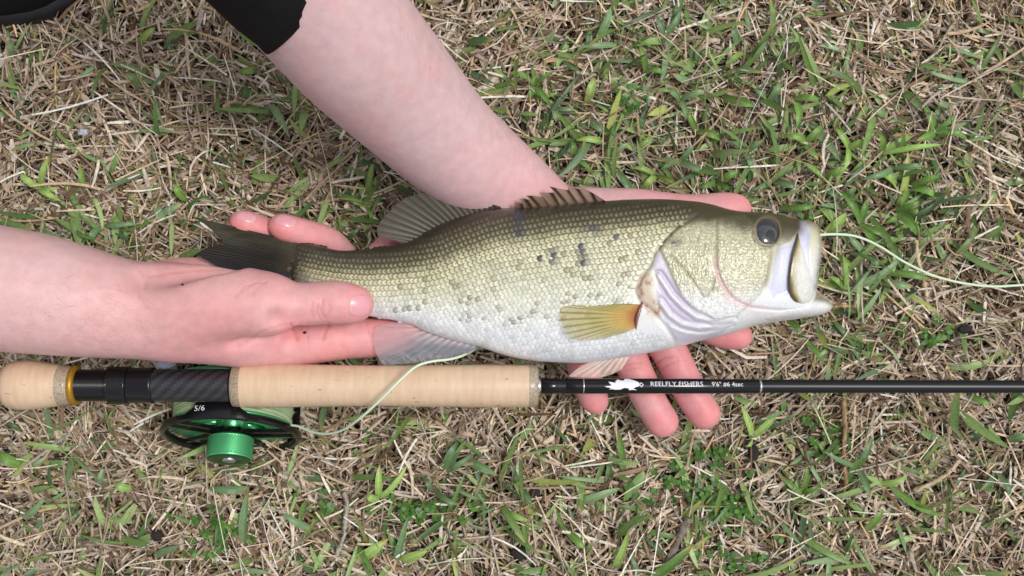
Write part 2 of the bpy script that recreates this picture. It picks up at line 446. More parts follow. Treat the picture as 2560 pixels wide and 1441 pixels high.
# ------------------------------------------------------------------ single green shoots that can be told apart
def leaf_mesh(base, tip, w, z0, z1, lift, pal, tipbrown, nseg=8):
    A, B = P(*base, z0), P(*tip, z1)
    t = np.linspace(0, 1, nseg + 1)[:, None]
    mid = np.array([0, 0, lift])
    perp = np.array([-(B - A)[1], (B - A)[0], 0]); L = np.linalg.norm(perp) + 1e-9; perp /= L
    C = A * (1 - t) + B * t + 4 * t * (1 - t) * mid + perp * (rnd.uniform(-.06, .06) * L) * np.sin(np.pi * t)
    T = np.gradient(C, axis=0); T /= np.linalg.norm(T, axis=1)[:, None]
    sd = np.cross(T, [0, 0, 1.0]); sd /= np.linalg.norm(sd, axis=1)[:, None]
    nn = np.cross(sd, T)
    ro = rnd.gauss(0, .3); sd, nn = sd * math.cos(ro) + nn * math.sin(ro), nn * math.cos(ro) - sd * math.sin(ro)
    ww = PX(w, z0) * np.interp(t[:, 0], [0, .1, .3, .6, .85, 1], [.5, .85, 1, .92, .55, .06])[:, None]
    wv = (1 + .06 * np.sin(t * 9 + rnd.random() * 6))
    V = np.stack([C - sd * ww * wv / 2 + nn * ww * .13, C - sd * ww / 4 + nn * ww * .05, C, C + sd * ww / 4 + nn * ww * .05, C + sd * ww / 2 + nn * ww * .13], 1)
    c = np.tile(pal, (nseg + 1, 5, 1)); c[:, 2] *= 1.22
    c[:, 1::2] *= .95
    c[0] = .6 * c[0] + .4 * S(186, 190, 140); c[1] = .8 * c[1] + .2 * S(186, 190, 140)
    if tipbrown: c[-1] = S(186, 150, 92); c[-2] = .5 * c[-2] + .5 * S(186, 160, 92)
    return V.reshape(-1, 3), grid_faces(nseg + 1, 5), c.reshape(-1, 3)
GPAL = [S(120, 158, 76), S(104, 142, 68), S(138, 172, 88), S(154, 184, 100), S(110, 142, 96), S(132, 160, 114)]
SHOOTS = [
 ((1930, 92), [(1924, -6, 16), (1950, 130, 12)]), ((1660, 93), [(1640, 40, 14), (1702, 27, 16), (1676, 122, 15)]), ((1843, 112), [(1828, 70, 20)]),
 ((1858, 133), [(1812, 170, 18)]), ((1805, 247), [(1890, 268, 20)]), ((1985, 247), [(2052, 258, 20), (1992, 320, 18)]),
 ((2335, 330), [(2308, 264, 18), (2386, 288, 14), (2418, 350, 18), (2290, 352, 20)]), ((2200, 385), [(2192, 330, 16), (2284, 340, 16), (2354, 362, 14)]),
 ((2230, 420), [(2310, 415, 16), (2150, 450, 16)]), ((2270, 470), [(2348, 440, 20), (2250, 520, 16), (2340, 500, 18)]),
 ((1492, 102), [(1527, 20, 24)]), ((1544, 114), [(1450, 119, 16)]), ((1613, 178), [(1599, 116, 16), (1664, 190, 15)]),
 ((1336, 214), [(1273, 184, 15), (1329, 168, 13), (1386, 178, 16), (1378, 268, 15), (1322, 252, 16)]), ((1384, 272), [(1420, 238, 13), (1440, 275, 12), (1390, 305, 16)]),
 ((1468, 260), [(1487, 194, 22)]), ((1596, 328), [(1612, 276, 16)]), ((1509, 354), [(1440, 351, 16)]), ((1525, 396), [(1572, 358, 14)]), ((1468, 300), [(1515, 338, 20)]),
 ((1700, 405), [(1760, 440, 18), (1735, 365, 16), (1650, 425, 18)]), ((1640, 440), [(1602, 478, 16), (1580, 420, 14), (1700, 470, 14)]), ((1540, 430), [(1582, 488, 20)]),
 ((1790, 455), [(1850, 425, 18), (1745, 470, 16), (1830, 480, 14)]), ((1930, 452), [(1985, 415, 16), (1880, 475, 14), (1990, 470, 18)]), ((2060, 450), [(2115, 420, 20), (2010, 410, 16)]),
 ((2059, 588), [(2116, 533, 26)]), ((2239, 531), [(2291, 588, 24), (2298, 505, 16)]), ((2255, 540), [(2296, 526, 18), (2210, 560, 16)]), ((2112, 728), [(2107, 636, 18), (2070, 690, 16)]),
 ((2130, 720), [(2252, 645, 20)]), ((2208, 681), [(2332, 703, 18)]), ((2195, 702), [(2280, 718, 20)]), ((2135, 812), [(2204, 718, 17)]), ((2012, 850), [(2062, 912, 18)]),
 ((1947, 521), [(2038, 516, 16)]), ((2150, 560), [(2100, 480, 16), (2165, 500, 18), (2210, 590, 14)]), ((2160, 640), [(2120, 590, 16), (2196, 668, 18)]), ((1970, 800), [(2004, 828, 18)]),
 ((1558, 1178), [(1540, 1066, 18)]), ((1880, 1092), [(1853, 1012, 18), (1946, 1026, 18), (1862, 1118, 12)]), ((2143, 1168), [(2180, 1089, 15), (2062, 1130, 14), (2175, 1240, 18)]),
 ((2228, 1216), [(2358, 1291, 22)]), ((2188, 1210), [(2270, 1186, 18)]), ((2165, 1326), [(2208, 1272, 18)]), ((1627, 1446), [(1733, 1361, 24)]), ((1441, 1259), [(1551, 1221, 20)]),
 ((1536, 1425), [(1572, 1328, 20)]), ((2000, 1235), [(1946, 1185, 14), (2018, 1165, 16), (2048, 1212, 13)]), ((609, 1364), [(622, 1220, 28)]), ((622, 1222), [(518, 1220, 20)]),
 ((1114, 1180), [(1152, 1098, 30), (1190, 1130, 16)]), ((1170, 1152), [(1240, 1186, 24)]), ((778, 1324), [(704, 1282, 18)]), ((948, 1245), [(949, 1162, 18), (1018, 1164, 15), (920, 1235, 20)]),
 ((888, 1404), [(971, 1348, 28)]), ((990, 1408), [(1020, 1292, 19)]), ((1005, 1402), [(1068, 1378, 26)]), ((960, 1390), [(925, 1338, 24)]), ((1250, 1270), [(1325, 1302, 17)]),
 ((1300, 1215), [(1276, 1160, 12), (1330, 1270, 18)]), ((1420, 1330), [(1390, 1270, 16), (1462, 1372, 20)]), ((1085, 1225), [(1150, 1262, 15), (1060, 1190, 13)]),
 ((105, 472), [(126, 392, 18), (54, 434, 18), (153, 503, 18), (150, 470, 12)]), ((216, 478), [(200, 412, 15)]), ((98, 578), [(172, 606, 18)]), ((262, 566), [(235, 610, 18), (350, 560, 15)]),
 ((400, 540), [(455, 512, 18)]), ((465, 500), [(440, 462, 18)]), ((922, 518), [(897, 452, 18), (936, 398, 17), (860, 485, 14), (930, 560, 15)]), ((640, 178), [(600, 184, 18)]),
 ((352, 108), [(388, 70, 18)]), ((36, 150), [(18, 66, 14), (42, 100, 16)]), ((470, 960), [(430, 905, 14)]), ((70, 1165), [(0, 1130, 26)]), ((78, 1170), [(120, 1140, 18)]),
 ((330, 1220), [(290, 1205, 20)]), ((300, 1330), [(272, 1296, 20)]), ((60, 1296), [(110, 1248, 20)]), ((250, 1210), [(258, 1172, 15)]), ((2520, 1100), [(2568, 1085, 20)]),
 ((1150, 330), [(1186, 402, 12)]), ((870, 600), [(900, 570, 12), (840, 596, 14)]), ((2490, 1180), [(2452, 1225, 18), (2520, 1240, 16)]), ((2420, 990), [(2475, 1010, 16)]),
 ((1700, 250), [(1762, 228, 18), (1668, 222, 16), (1715, 300, 15)]), ((1740, 330), [(1800, 352, 18), (1722, 282, 15)]), ((2010, 360), [(2060, 310, 18), (1962, 340, 18), (2046, 400, 15)]),
 ((1920, 255), [(1950, 205, 18), (1885, 222, 15)]), ((2120, 370), [(2088, 320, 17), (2168, 352, 18), (2110, 425, 18)]), ((1860, 380), [(1812, 350, 18), (1905, 352, 16), (1878, 430, 18)]),
 ((1590, 380), [(1630, 345, 17), (1548, 362, 15)]), ((1440, 400), [(1480, 430, 17), (1428, 352, 14)]), ((2240, 470), [(2192, 432, 18)]), ((2100, 500), [(2056, 470, 18), (2140, 468, 16)]),
 ((2010, 560), [(2030, 540, 14)]), ((2080, 640), [(2128, 668, 17)]), ((2190, 610), [(2150, 566, 16), (2250, 600, 17)]),
]
MARKS = [((40, 60), 'beside the black shoe'), ((300, 420), 'above the forearm at the tail'), ((560, 540), 'by the curled fingertips'), ((900, 480), 'behind the dorsal fin'), ((640, 190), 'beside the black sleeve'),
         ((1330, 230), 'beside the sleeved forearm'), ((1620, 130), 'in the green patch beyond the forearm'), ((1900, 200), 'beside the thin leader'), ((1750, 420), 'behind the fish back'), ((1560, 410), 'beside the spiny fin'),
         ((2300, 380), 'in the turf beyond the fish head'), ((2070, 500), 'by the fish snout'), ((2200, 600), 'beside the loose line'), ((2100, 720), 'in front of the open mouth'), ((2020, 850), 'under the lower jaw'),
         ((110, 1180), 'below the cork butt'), ((380, 1240), 'below the reel'), ((600, 1250), 'below the green drag knob'), ((960, 1200), 'below the cork grip'), ((950, 1380), 'by the crooked grey stem'), ((1250, 1230), 'below the grip end'),
         ((1560, 1170), 'below the fingertips'), ((1640, 1380), 'by the thick twig'), ((1880, 1080), 'by the soil clod under the rod'), ((2140, 1180), 'by the brown stalk'), ((2300, 1230), 'by the crooked bleached twig'), ((2480, 1100), 'below the thin end of the rod')]
def size_word(base, tips):
    L = max(math.hypot(t[0] - base[0], t[1] - base[1]) for t in tips)
    return 'long' if L > 92 else 'short' if L < 66 else 'medium'
NUM = {2: 'two', 3: 'three', 4: 'four', 5: 'five'}
def near_mark(p): return min(MARKS, key=lambda m_: math.hypot(p[0] - m_[0][0], p[1] - m_[0][1]))[1]
for base, tips in SHOOTS:
    pal = rnd.choice(GPAL) * rnd.uniform(.85, 1.15)
    z0 = rnd.uniform(.008, .013)
    if len(tips) == 1:
        V, F, c = leaf_mesh(base, tips[0][:2], tips[0][2], z0, z0 + rnd.uniform(.002, .01), rnd.uniform(.003, .008), pal, rnd.random() < .25)
        o = mk('grass_leaf', V, F, M['green'], col=c)
        tag(o, ('broad' if tips[0][2] > 19 else 'narrow') + ' ' + size_word(base, tips) + ' green grass leaf ' + near_mark(base), 'grass leaf', 'single green grass leaves')
    else:
        e = thing('grass_shoot', P(*base, .0), size_word(base, tips) + ' green grass shoot of ' + NUM[len(tips)] + ' leaves ' + near_mark(base), 'grass shoot', 'leafy green grass shoots in the turf')
        for tp in tips:
            V, F, c = leaf_mesh(base, tp[:2], tp[2], z0, z0 + rnd.uniform(.000, .012), rnd.uniform(.003, .010), pal * rnd.uniform(.88, 1.12), rnd.random() < .2)
            mk('leaf', V, F, M['green'], e, col=c)

# ------------------------------------------------------------------ fish
ZF = 0.078
TOPX = [(700, 606), (736, 604), (770, 608), (802, 616), (860, 627), (927, 622), (993, 612), (1027, 603), (1060, 584), (1093, 565), (1160, 540), (1210, 527), (1253, 521), (1300, 521),
        (1360, 518), (1427, 511), (1510, 503), (1580, 499), (1640, 498), (1731, 503), (1779, 511), (1827, 524), (1859, 529), (1923, 532), (1955, 538), (1986, 547), (2018, 551), (2036, 557), (2046, 566), (2054, 600)]
BOTX = [(700, 722), (731, 722), (770, 724), (800, 733), (850, 756), (903, 786), (960, 797), (1027, 811), (1060, 827), (1127, 849), (1200, 868), (1243, 883), (1293, 896), (1360, 905), (1443, 908),
        (1527, 898), (1603, 886), (1667, 875), (1715, 863), (1763, 850), (1795, 843), (1843, 830), (1891, 814), (1955, 803), (2000, 797), (2020, 790), (2032, 770), (2040, 738), (2048, 680), (2054, 640)]
topf, botf = pchip(*zip(*TOPX)), pchip(*zip(*BOTX))
hzf = pchip([700, 722, 745, 775, 810, 900, 1100, 1300, 1500, 1650, 1750, 1850, 1950, 2000, 2030, 2046, 2054], [.0008, .0012, .0035, .0065, .009, .0125, .0185, .0245, .0285, .030, .0300, .0275, .0225, .0190, .0155, .012, .007])
Z2 = lambda pts: [(1380 + .3192 * a, 460 + .3192 * b_) for a, b_ in pts]
Z3 = lambda pts: [(1780 + .2359 * a, 480 + .2359 * b_) for a, b_ in pts]
GILL = Z2([(1130, 250), (1060, 300), (980, 350), (880, 450), (810, 540), (770, 650), (700, 740), (660, 830), (690, 930), (760, 980), (830, 1050), (880, 1110), (950, 1220), (960, 1270)])
COVER = Z2([(1000, 330), (1290, 260), (1500, 240), (1700, 420), (1730, 520), (1690, 750), (1640, 860), (1560, 940), (1430, 1050), (1270, 1070), (1150, 1005), (1080, 960), (1010, 880), (960, 780), (920, 680), (880, 590), (840, 510), (880, 450), (950, 370)])
MEMB = Z2([(820, 540), (790, 650), (830, 760), (812, 870), (835, 960), (875, 1060), (930, 1150), (965, 1235), (1050, 1245), (1200, 1215), (1320, 1190), (1420, 1100), (1440, 1050), (1270, 1070), (1150, 1005), (1010, 880), (920, 680), (850, 530)])
FOLD1 = Z2([(835, 720), (880, 790), (940, 880), (1030, 970), (1130, 1045), (1260, 1080), (1400, 1060)])
FOLD2 = Z2([(850, 930), (920, 1030), (1020, 1100), (1150, 1130), (1300, 1112), (1430, 1072)])
FOLD3 = Z2([(930, 1120), (1050, 1170), (1200, 1178), (1350, 1125), (1440, 1085)])
PREOP = Z2([(1292, 275), (1288, 480), (1285, 640), (1310, 740), (1370, 850), (1440, 920), (1560, 970), (1700, 985), (1900, 1000)])
INTER = Z2([(930, 560), (1050, 690), (1130, 800), (1192, 890), (1255, 830), (1275, 740)])
JAWL = Z2([(1160, 985), (1200, 900), (1290, 840)])
LAV = Z3([(690, 590), (830, 545), (900, 440), (930, 300), (1000, 300), (1060, 420), (1040, 560), (1050, 760), (1080, 960), (1085, 1040), (1000, 1150), (820, 1100), (740, 1130), (650, 1150), (600, 1030), (640, 900), (660, 760)])
CHKEDGE = Z3([(700, 590), (650, 690), (610, 850), (570, 980)])
LACH = Z3([(600, 240), (760, 260), (935, 340), (935, 380), (880, 460), (830, 530), (720, 575), (660, 560), (690, 440), (660, 330)])
LIP = Z3([(1010, 295), (1090, 310), (1150, 380), (1158, 470), (1155, 640), (1130, 860), (1095, 1010)])
LAT = pchip(*zip(*[(700, 668), (780, 690), (860, 704), (927, 708), (1050, 700), (1093, 692), (1153, 670), (1227, 643), (1293, 628), (1343, 620), (1420, 606), (1536, 594), (1700, 572), (1800, 560)]))
EYE = (1918, 580)

def fish_z(px, py, up=True):
    t, bt = topf(px), botf(px)
    v = (py - (t + bt) / 2) / ((bt - t) / 2)
    core = np.maximum(1 - np.abs(v) ** 2.35, 0) ** .5
    return ZF + hzf(px) * core, core
def relief(px, py):
    r = np.zeros(np.shape(px))
    hd = smooth(1560, 1600, px)
    g = lambda pts, w: np.exp(-(dpoly(px, py, pts) / w) ** 2)
    r += .0014 * smooth(-3, 7, sdpoly(px, py, COVER))
    r -= .0012 * g(GILL, 6)
    r += .0009 * g(FOLD1, 4.5) + .0008 * g(FOLD2, 4) + .0006 * g(FOLD3, 4)
    r -= .0008 * (np.exp(-((dpoly(px, py, FOLD1) - 11) / 4) ** 2) + np.exp(-((dpoly(px, py, FOLD2) - 11) / 4) ** 2)) * (sdpoly(px, py, MEMB) > -4)
    r -= .0010 * g(PREOP, 4.5) + .0006 * g(INTER, 3) + .0005 * g(JAWL, 4)
    r -= .0016 * smooth(-2, 14, sdpoly(px, py, LAV))
    r += .0008 * smooth(-1, 6, sdpoly(px, py, LACH))
    r += .0010 * g(LIP, 6)
    e = np.hypot((px - EYE[0]) / 30., (py - EYE[1]) / 36.)
    r += .0010 * np.exp(-((e - 1.12) / .16) ** 2) - .0020 * smooth(1.05, .8, e)
    r += .0004 * smooth(.0, .35, worley(px / 7.5 + 2 * fbm(px / 6, py / 6), py / 8)) * smooth(-3, 5, sdpoly(px, py, COVER))
    r += .0005 * (fbm(px / 9, py / 9) - .5) * smooth(-3, 5, sdpoly(px, py, COVER))
    return r * hd
_wt = np.random.default_rng(5).random((128, 128, 2))
def worley(x, y):                    # distance to the border between cells, 0 at the border
    xi, yi = np.floor(x).astype(int), np.floor(y).astype(int)
    d1 = np.full(np.shape(x), 9.); d2 = d1.copy()
    for i in (-1, 0, 1):
        for j in (-1, 0, 1):
            o = _wt[(xi + i) & 127, (yi + j) & 127]
            dd = np.hypot(xi + i + .5 + .7 * (o[..., 0] - .5) - x, yi + j + .5 + .7 * (o[..., 1] - .5) - y)
            d2 = np.minimum(d2, np.maximum(d1, dd)); d1 = np.minimum(d1, dd)
    return d2 - d1
def mixc(c, k, w): return c * (1 - w[..., None]) + np.asarray(k) * w[..., None]
RS = np.array([0, .05, .14, .26, .37, .47, .57, .68, .8, .9, 1.0])
RAMP = np.array([S(56, 51, 40), S(62, 58, 48), S(72, 68, 57), S(84, 80, 65), S(120, 116, 92), S(166, 162, 128), S(202, 200, 168), S(218, 218, 198), S(230, 232, 226), S(233, 235, 238), S(228, 230, 236)])
def body_col(px, py):
    t, bt, la = topf(px), botf(px), LAT(px)
    s = np.where(py < la, .5 * (py - t) / (la - t + 1e-6), .5 + .5 * (py - la) / (bt - la + 1e-6))
    s = np.clip(s + .05 * (fbm(px / 40, py / 40) - .5), 0, 1)
    return np.stack([np.interp(s, RS, RAMP[:, k]) for k in range(3)], -1), s
SPOTS = [(1300, 545, 9, 16), (1299, 577, 10, 14), (1487, 577, 22, 8), (1455, 628, 9, 22), (1385, 640, 9, 18), (1690, 605, 12, 14), (1540, 594, 8, 6), (1462, 660, 12, 8), (1350, 650, 6, 9)]
def blotch(px, py):
    w = np.zeros(np.shape(px))
    for cx, cy, rx, ry in SPOTS:
        w = np.maximum(w, np.exp(-((px - cx) / rx) ** 2 - ((py - cy) / ry) ** 2))
    return np.clip(1.25 * w * (.3 + 1.3 * fbm(px / 6, py / 6)), 0, 1)
def fish_col(px, py):
    c, s = body_col(px, py)
    c = mixc(c, S(66, 68, 84), .75 * blotch(px, py))
    tl = smooth(800, 735, px) * smooth(.25, .6, s + .3 * fbm(px / 10, py / 10))
    c = mixc(c, S(72, 62, 50), .75 * tl)
    c = mixc(c, S(44, 39, 31), smooth(768, 728, px + 22 * (fbm(px / 14, py / 5) - .5)))
    # head
    g = lambda pts, w: np.exp(-(dpoly(px, py, pts) / w) ** 2)
    nz = fbm(px / 6, py / 6)
    crown = smooth(1700, 1740, px) * smooth(70, 22, py - topf(px) + 26 * (fbm(px / 30, py / 30) - .5))
    head = np.clip(smooth(-4, 6, sdpoly(px, py, COVER)), 0, 1)
    lowh = smooth(690, 770, py - .25 * (1800 - px) * 0 + 30 * (fbm(px / 25, py / 25) - .5))
    hc = S(198, 195, 162) * (1 - lowh[..., None]) + S(234, 235, 234) * lowh[..., None]
    hc = hc * ((.78 + .44 * nz) * (1 - .42 * smooth(.30, .02, worley(px / 7.5 + 2 * nz, py / 8)) * (1 - .7 * lowh)))[..., None]
    c = mixc(c, 0, 0 * head) * (1 - head[..., None]) + hc * head[..., None]
    jaw = smooth(1600, 1700, px) * smooth(770, 800, py)
    c = mixc(c, S(226, 224, 226), .9 * jaw * (1 - head * .5))
    c = mixc(c, S(200, 192, 210), .85 * smooth(-3, 5, sdpoly(px, py, MEMB)))
    c = mixc(c, S(230, 230, 234), .7 * np.clip(g(FOLD1, 4.5) + g(FOLD2, 4.5) + g(FOLD3, 4.5), 0, 1))
    c = mixc(c, S(168, 150, 180), .5 * np.exp(-((dpoly(px, py, FOLD1) - 13) / 6) ** 2) * (sdpoly(px, py, MEMB) > 0) * smooth(1760, 1690, px))
    c = mixc(c, S(214, 176, 178), .6 * g(PREOP, 11) * smooth(610, 680, py) * smooth(1960, 1850, px))
    c = mixc(c, S(120, 112, 92), .6 * g(PREOP, 2.6) * smooth(700, 650, py))
    c = mixc(c, S(132, 126, 88), .55 * g(INTER, 3))
    c = mixc(c, S(64, 56, 42), .85 * g(GILL, 3.2) * smooth(770, 735, py) * np.clip(.45 + .9 * nz, 0, 1))
    skinf = smooth(26, 8, dpoly(px, py, Z2([(730, 760), (720, 850), (760, 930), (810, 1000)])))
    c = mixc(c, S(196, 172, 148), .8 * skinf); c = mixc(c, S(150, 112, 96), .75 * skinf * smooth(.52, .62, fbm(px / 7, py / 12)))
    c = mixc(c, S(48, 48, 48), .95 * np.exp(-((px - 1688) / 15) ** 2 - ((py - 606) / 11) ** 2) * np.clip(2.2 * nz - .35, 0, 1))
    c = mixc(c, S(206, 208, 232), .9 * smooth(-3, 6, sdpoly(px, py, LAV)))
    c = mixc(c, S(150, 144, 124), .6 * g(CHKEDGE, 9))
    c = mixc(c, S(146, 138, 122), .8 * g(LIP, 12) * np.clip(.4 + nz, 0, 1))
    la = smooth(-2, 4, sdpoly(px, py, LACH))
    c = mixc(c, S(104, 98, 76) * .9, .95 * la * (1 - .55 * smooth(580, 612, py)))
    c = mixc(c, S(70, 64, 46), .9 * crown * (1 - smooth(1990, 2030, px)))
    c = mixc(c, S(152, 146, 128), .6 * smooth(20, 6, py - topf(px)) * smooth(1990, 2030, px))
    e = np.hypot((px - EYE[0]) / 30., (py - EYE[1]) / 36.)
    c = mixc(c, S(122, 110, 90), .8 * np.exp(-((e - 1.08) / .12) ** 2))
    return np.clip(c, .01, .9)

fish = thing('largemouth_bass', P(1400, 720, ZF - .03), 'olive backed white bellied bass lying on its side across two open hands', 'fish')
xs = np.unique(np.r_[np.linspace(715, 1560, 260), np.linspace(1560, 2046, 300), np.linspace(2046, 2053.5, 8)])
nt = 190
th = np.r_[np.linspace(0, np.pi, nt), np.linspace(np.pi, 2 * np.pi, 30)[1:-1]]
cv = -np.cos(th)                                   # -1 back edge, +1 belly edge
XX = xs[:, None] + 0 * th[None]
t_, b_ = topf(XX), botf(XX)
YY = (t_ + b_) / 2 + cv[None] * (b_ - t_) / 2
zt, core = fish_z(XX, YY)
up = (th <= np.pi + 1e-6)[None]
ZZ = np.where(up, zt + relief(XX, YY) * np.clip(core * 1.6, 0, 1), 2 * ZF - zt)
VB = P(XX, YY, ZZ)
cB = fish_col(XX, YY)
FB = grid_faces(len(xs), len(th), True)
nV = VB.reshape(-1, 3).shape[0]
ringA, ringB = np.arange(len(th)), (len(xs) - 1) * len(th) + np.arange(len(th))
Vb = np.vstack([VB.reshape(-1, 3), VB[0].mean(0), VB[-1].mean(0)])
Cb = np.vstack([cB.reshape(-1, 3), cB[0].mean(0), cB[-1].mean(0)])
caps = [(int(ringA[(k + 1) % len(th)]), int(ringA[k]), nV, nV) for k in range(len(th))] + [(int(ringB[k]), int(ringB[(k + 1) % len(th)]), nV + 1, nV + 1) for k in range(len(th))]
me_tris = np.array([c[:3] for c in caps])
body = mk('body', Vb, [tuple(f) for f in FB] + [tuple(f) for f in me_tris], M['fish'], fish, col=Cb)

# scales: real overlapping plates in rows that follow the lateral line
oa = np.array([.0, .35, .68, .88, 1.0, .88, .68, .35, .0]); ob_ = np.array([-.6, -.98, -.86, -.52, 0, .52, .86, .98, .6])
A_ = np.r_[oa, .56 + (oa - .56) * .66, .56]; B_ = np.r_[ob_, ob_ * .62, 0]
SF = [(i, i + 1, 10 + i, 9 + i) for i in range(8)] + [(9 + i, 10 + i, 18) for i in range(8)]
LIFT = np.r_[np.interp(oa, [0, .35, .68, .88, 1], [-.00025, -.00002, .00016, .00026, .00030]), np.interp(.56 + (oa - .56) * .66, [0, .3, .6, .9], [-.0001, .0002, .00036, .00042]), .00040]
def gill_x(py):
    ys = [p[1] for p in GILL]; xs_ = [p[0] for p in GILL]
    return np.interp(py, ys, xs_)
scales = []
for k in range(-12, 26):
    x = 722 + (5.6 if k % 2 else 0)
    while x < 1745:
        f = 1 if x > 1000 else .86 + .14 * (x - 738) / 262
        dy = 14.0 * (1 if x > 950 else .86 + .14 * (x - 738) / 212) * (1 - .16 * smooth(4, 16, k))
        y = LAT(x) + k * dy + rnd.gauss(0, .7)
        t, bt = float(topf(x)), float(botf(x))
        v = (y - (t + bt) / 2) / ((bt - t) / 2)
        if abs(v) < .965 and x < gill_x(y) - 9 - 6 * (y > 700) and not (x > 1590 and 745 < y < 830):
            if x > 760 or rnd.random() < (x - 715) / 45: scales.append((x + rnd.gauss(0, .7), float(y), 11.6 * f * (1.08 if 1300 < x < 1650 else 1), dy, k))
        x += 11.4 * f * (1.05 if 1300 < x < 1650 else 1)
def make_scale(x, y, L, W, k):
    rot = rnd.gauss(0, .09) + math.atan2(float(LAT(x - 10) - LAT(x + 10)), -20.0)
    a = (A_ * L * 1.5 - L * .75); bb = B_ * W * .60
    ca, sa = math.cos(rot), math.sin(rot)
    px = x + a * ca - bb * sa; py = y + a * sa + bb * ca
    z, core = fish_z(px, py)
    tilt = rnd.gauss(0, .00007)
    lift = LIFT + tilt * B_ + rnd.gauss(0, .00004)
    z = z + lift * np.clip(core * 1.3, .3, 1)
    c, s = body_col(px, py)
    s0 = float(s[18])
    bl = float(blotch(np.array([x]), np.array([y]))[0])
    ctr = np.stack([np.interp(s0, [0, .06, .14, .25, .36, .5, .7, .85, 1], np.array(v_)) for v_ in np.array(
        [S(58, 53, 42), S(74, 69, 54), S(122, 116, 84), S(166, 160, 116), S(194, 190, 148), S(212, 210, 174), S(222, 222, 204), S(234, 236, 234), S(232, 234, 240)]).T])
    edg = np.stack([np.interp(s0, [0, .14, .3, .42, .52, .64, .78, .88, 1], np.array(v_)) for v_ in np.array(
        [S(50, 46, 37), S(58, 54, 45), S(64, 60, 49), S(82, 76, 57), S(108, 101, 73), S(156, 151, 116), S(200, 199, 182), S(214, 217, 220), S(206, 209, 218)]).T])
    q = float(fbm(np.array(x / 30), np.array(y / 14), 2)); q2 = float(vnoise(np.array(x / 7.7), np.array(y / 21.)))
    edg = edg * (1.25 - .5 * q)
    ctr = ctr * (.88 + .24 * q2)
    if .5 < s0 < .86 and 930 < x < 1640 and q2 > .62:
        w = min(1, (q2 - .62) * 6) * min(1, .4 + q); edg = edg * (1 - .85 * w) + .85 * w * S(96, 82, 40); ctr = ctr * (1 - .6 * w * (q > .5)) + .6 * w * (q > .5) * S(112, 98, 50)
    if x < 830:
        w = (830 - x) / 100 * (.35 + .65 * smooth(.35, .7, s0)); ctr = ctr * (1 - .55 * w) + .55 * w * S(92, 80, 62); edg = edg * (1 - .7 * w) + .7 * w * S(54, 46, 36)
    if x < 785:
        w = min(1, (785 - x) / 45) * .85; ctr = ctr * (1 - w) + w * S(66, 58, 46); edg = edg * (1 - w) + w * S(42, 37, 30)
    jit = rnd.uniform(.88, 1.10)
    wgt = np.r_[np.full(9, 1.0), np.full(9, .10), 0][:, None]
    if s0 < .42:
        dk = float(smooth(.46, .26, s0)); wgt = wgt * (1 - dk) + dk * np.r_[np.full(9, 1.0), np.full(9, .88), .05][:, None]
    col = (ctr * (1 - wgt) + edg * wgt) * jit
    if abs(k) < 1 and x > 860: col[3:6] = S(64, 58, 42)
    col = col * (1 - .92 * bl) + .92 * bl * S(56, 58, 74)
    return P(px, py, z), np.clip(col, .01, .9), L * W * float(np.clip(core[18], 0, 1))
built = [make_scale(*s_) for s_ in scales]
order = sorted(range(len(built)), key=lambda i: -built[i][2])
big = set(order[:300])
bag, cl = Bag(), []
for i, (V, c, a) in enumerate(built):
    if i in big: mk('scale', V, SF, M['scale'], body, col=c)
    else: bag.add(V, SF); cl.append(c)
V, F = bag.get()
mk('scale_cover', V, F, M['scale'], body, col=np.vstack(cl), kind='stuff')

# fins: fans of rays with ridges between base line and outer edge
def fin(name, base, tip, nray, zb, zt, cray, cmem, cbase=None, ab=1.0, at=.8, ridge=.00035, nv=14, bow=0.0, sub=4, curve=0.0, extra=None, pw=1.0):
    nu = nray * sub + 1
    Bp, Tp = resample(spline(base, 60), nu), resample(tip, nu)
    u = np.linspace(0, 1, nu)[:, None]; v = np.linspace(0, 1, nv)[None, :]
    X = Bp[:, 0:1] * (1 - v) + Tp[:, 0:1] * v; Y = Bp[:, 1:2] * (1 - v) + Tp[:, 1:2] * v
    nx, ny = -(Tp - Bp)[:, 1:2], (Tp - Bp)[:, 0:1]
    X = X + curve * nx * v * (1 - v); Y = Y + curve * ny * v * (1 - v)
    ph = np.cos(2 * np.pi * u * nray)
    split = np.cos(4 * np.pi * u * nray) * smooth(.55, .9, v)
    zbb = np.interp(u, np.linspace(0, 1, len(np.atleast_1d(zb))), np.atleast_1d(zb)) if np.ndim(zb) else zb
    ztt = np.interp(u, np.linspace(0, 1, len(np.atleast_1d(zt))), np.atleast_1d(zt)) if np.ndim(zt) else zt
    Z = zbb * (1 - v) + ztt * v + bow * 4 * v * (1 - v) + ridge * (ph * (1 - .5 * v) + .5 * split) + .0004 * np.sin(7 * u + 3 * v)
    ray = np.clip(.5 + .5 * ph + .25 * split, 0, 1) ** pw
    c = np.asarray(cmem) * (1 - ray[..., None]) + np.asarray(cray) * ray[..., None]
    c = c * (.82 + .36 * fbm(X / 14, Y / 14))[..., None]
    if cbase is not None:
        w = smooth(.38, .0, v + .15 * (fbm(X / 10, Y / 10) - .5)); c = mixc(c, cbase, w + 0 * X)
    if extra is not None: c = extra(X, Y, u + 0 * v, v + 0 * u, c)
    al = np.clip((ab * (1 - v) + at * v) * (.62 + .5 * ray), 0, 1)
    return mk(name, P(X, Y, Z), grid_faces(nu, nv), M['fin'], fish, col=np.clip(c, .004, .9).reshape(-1, 3), alpha=al.ravel())
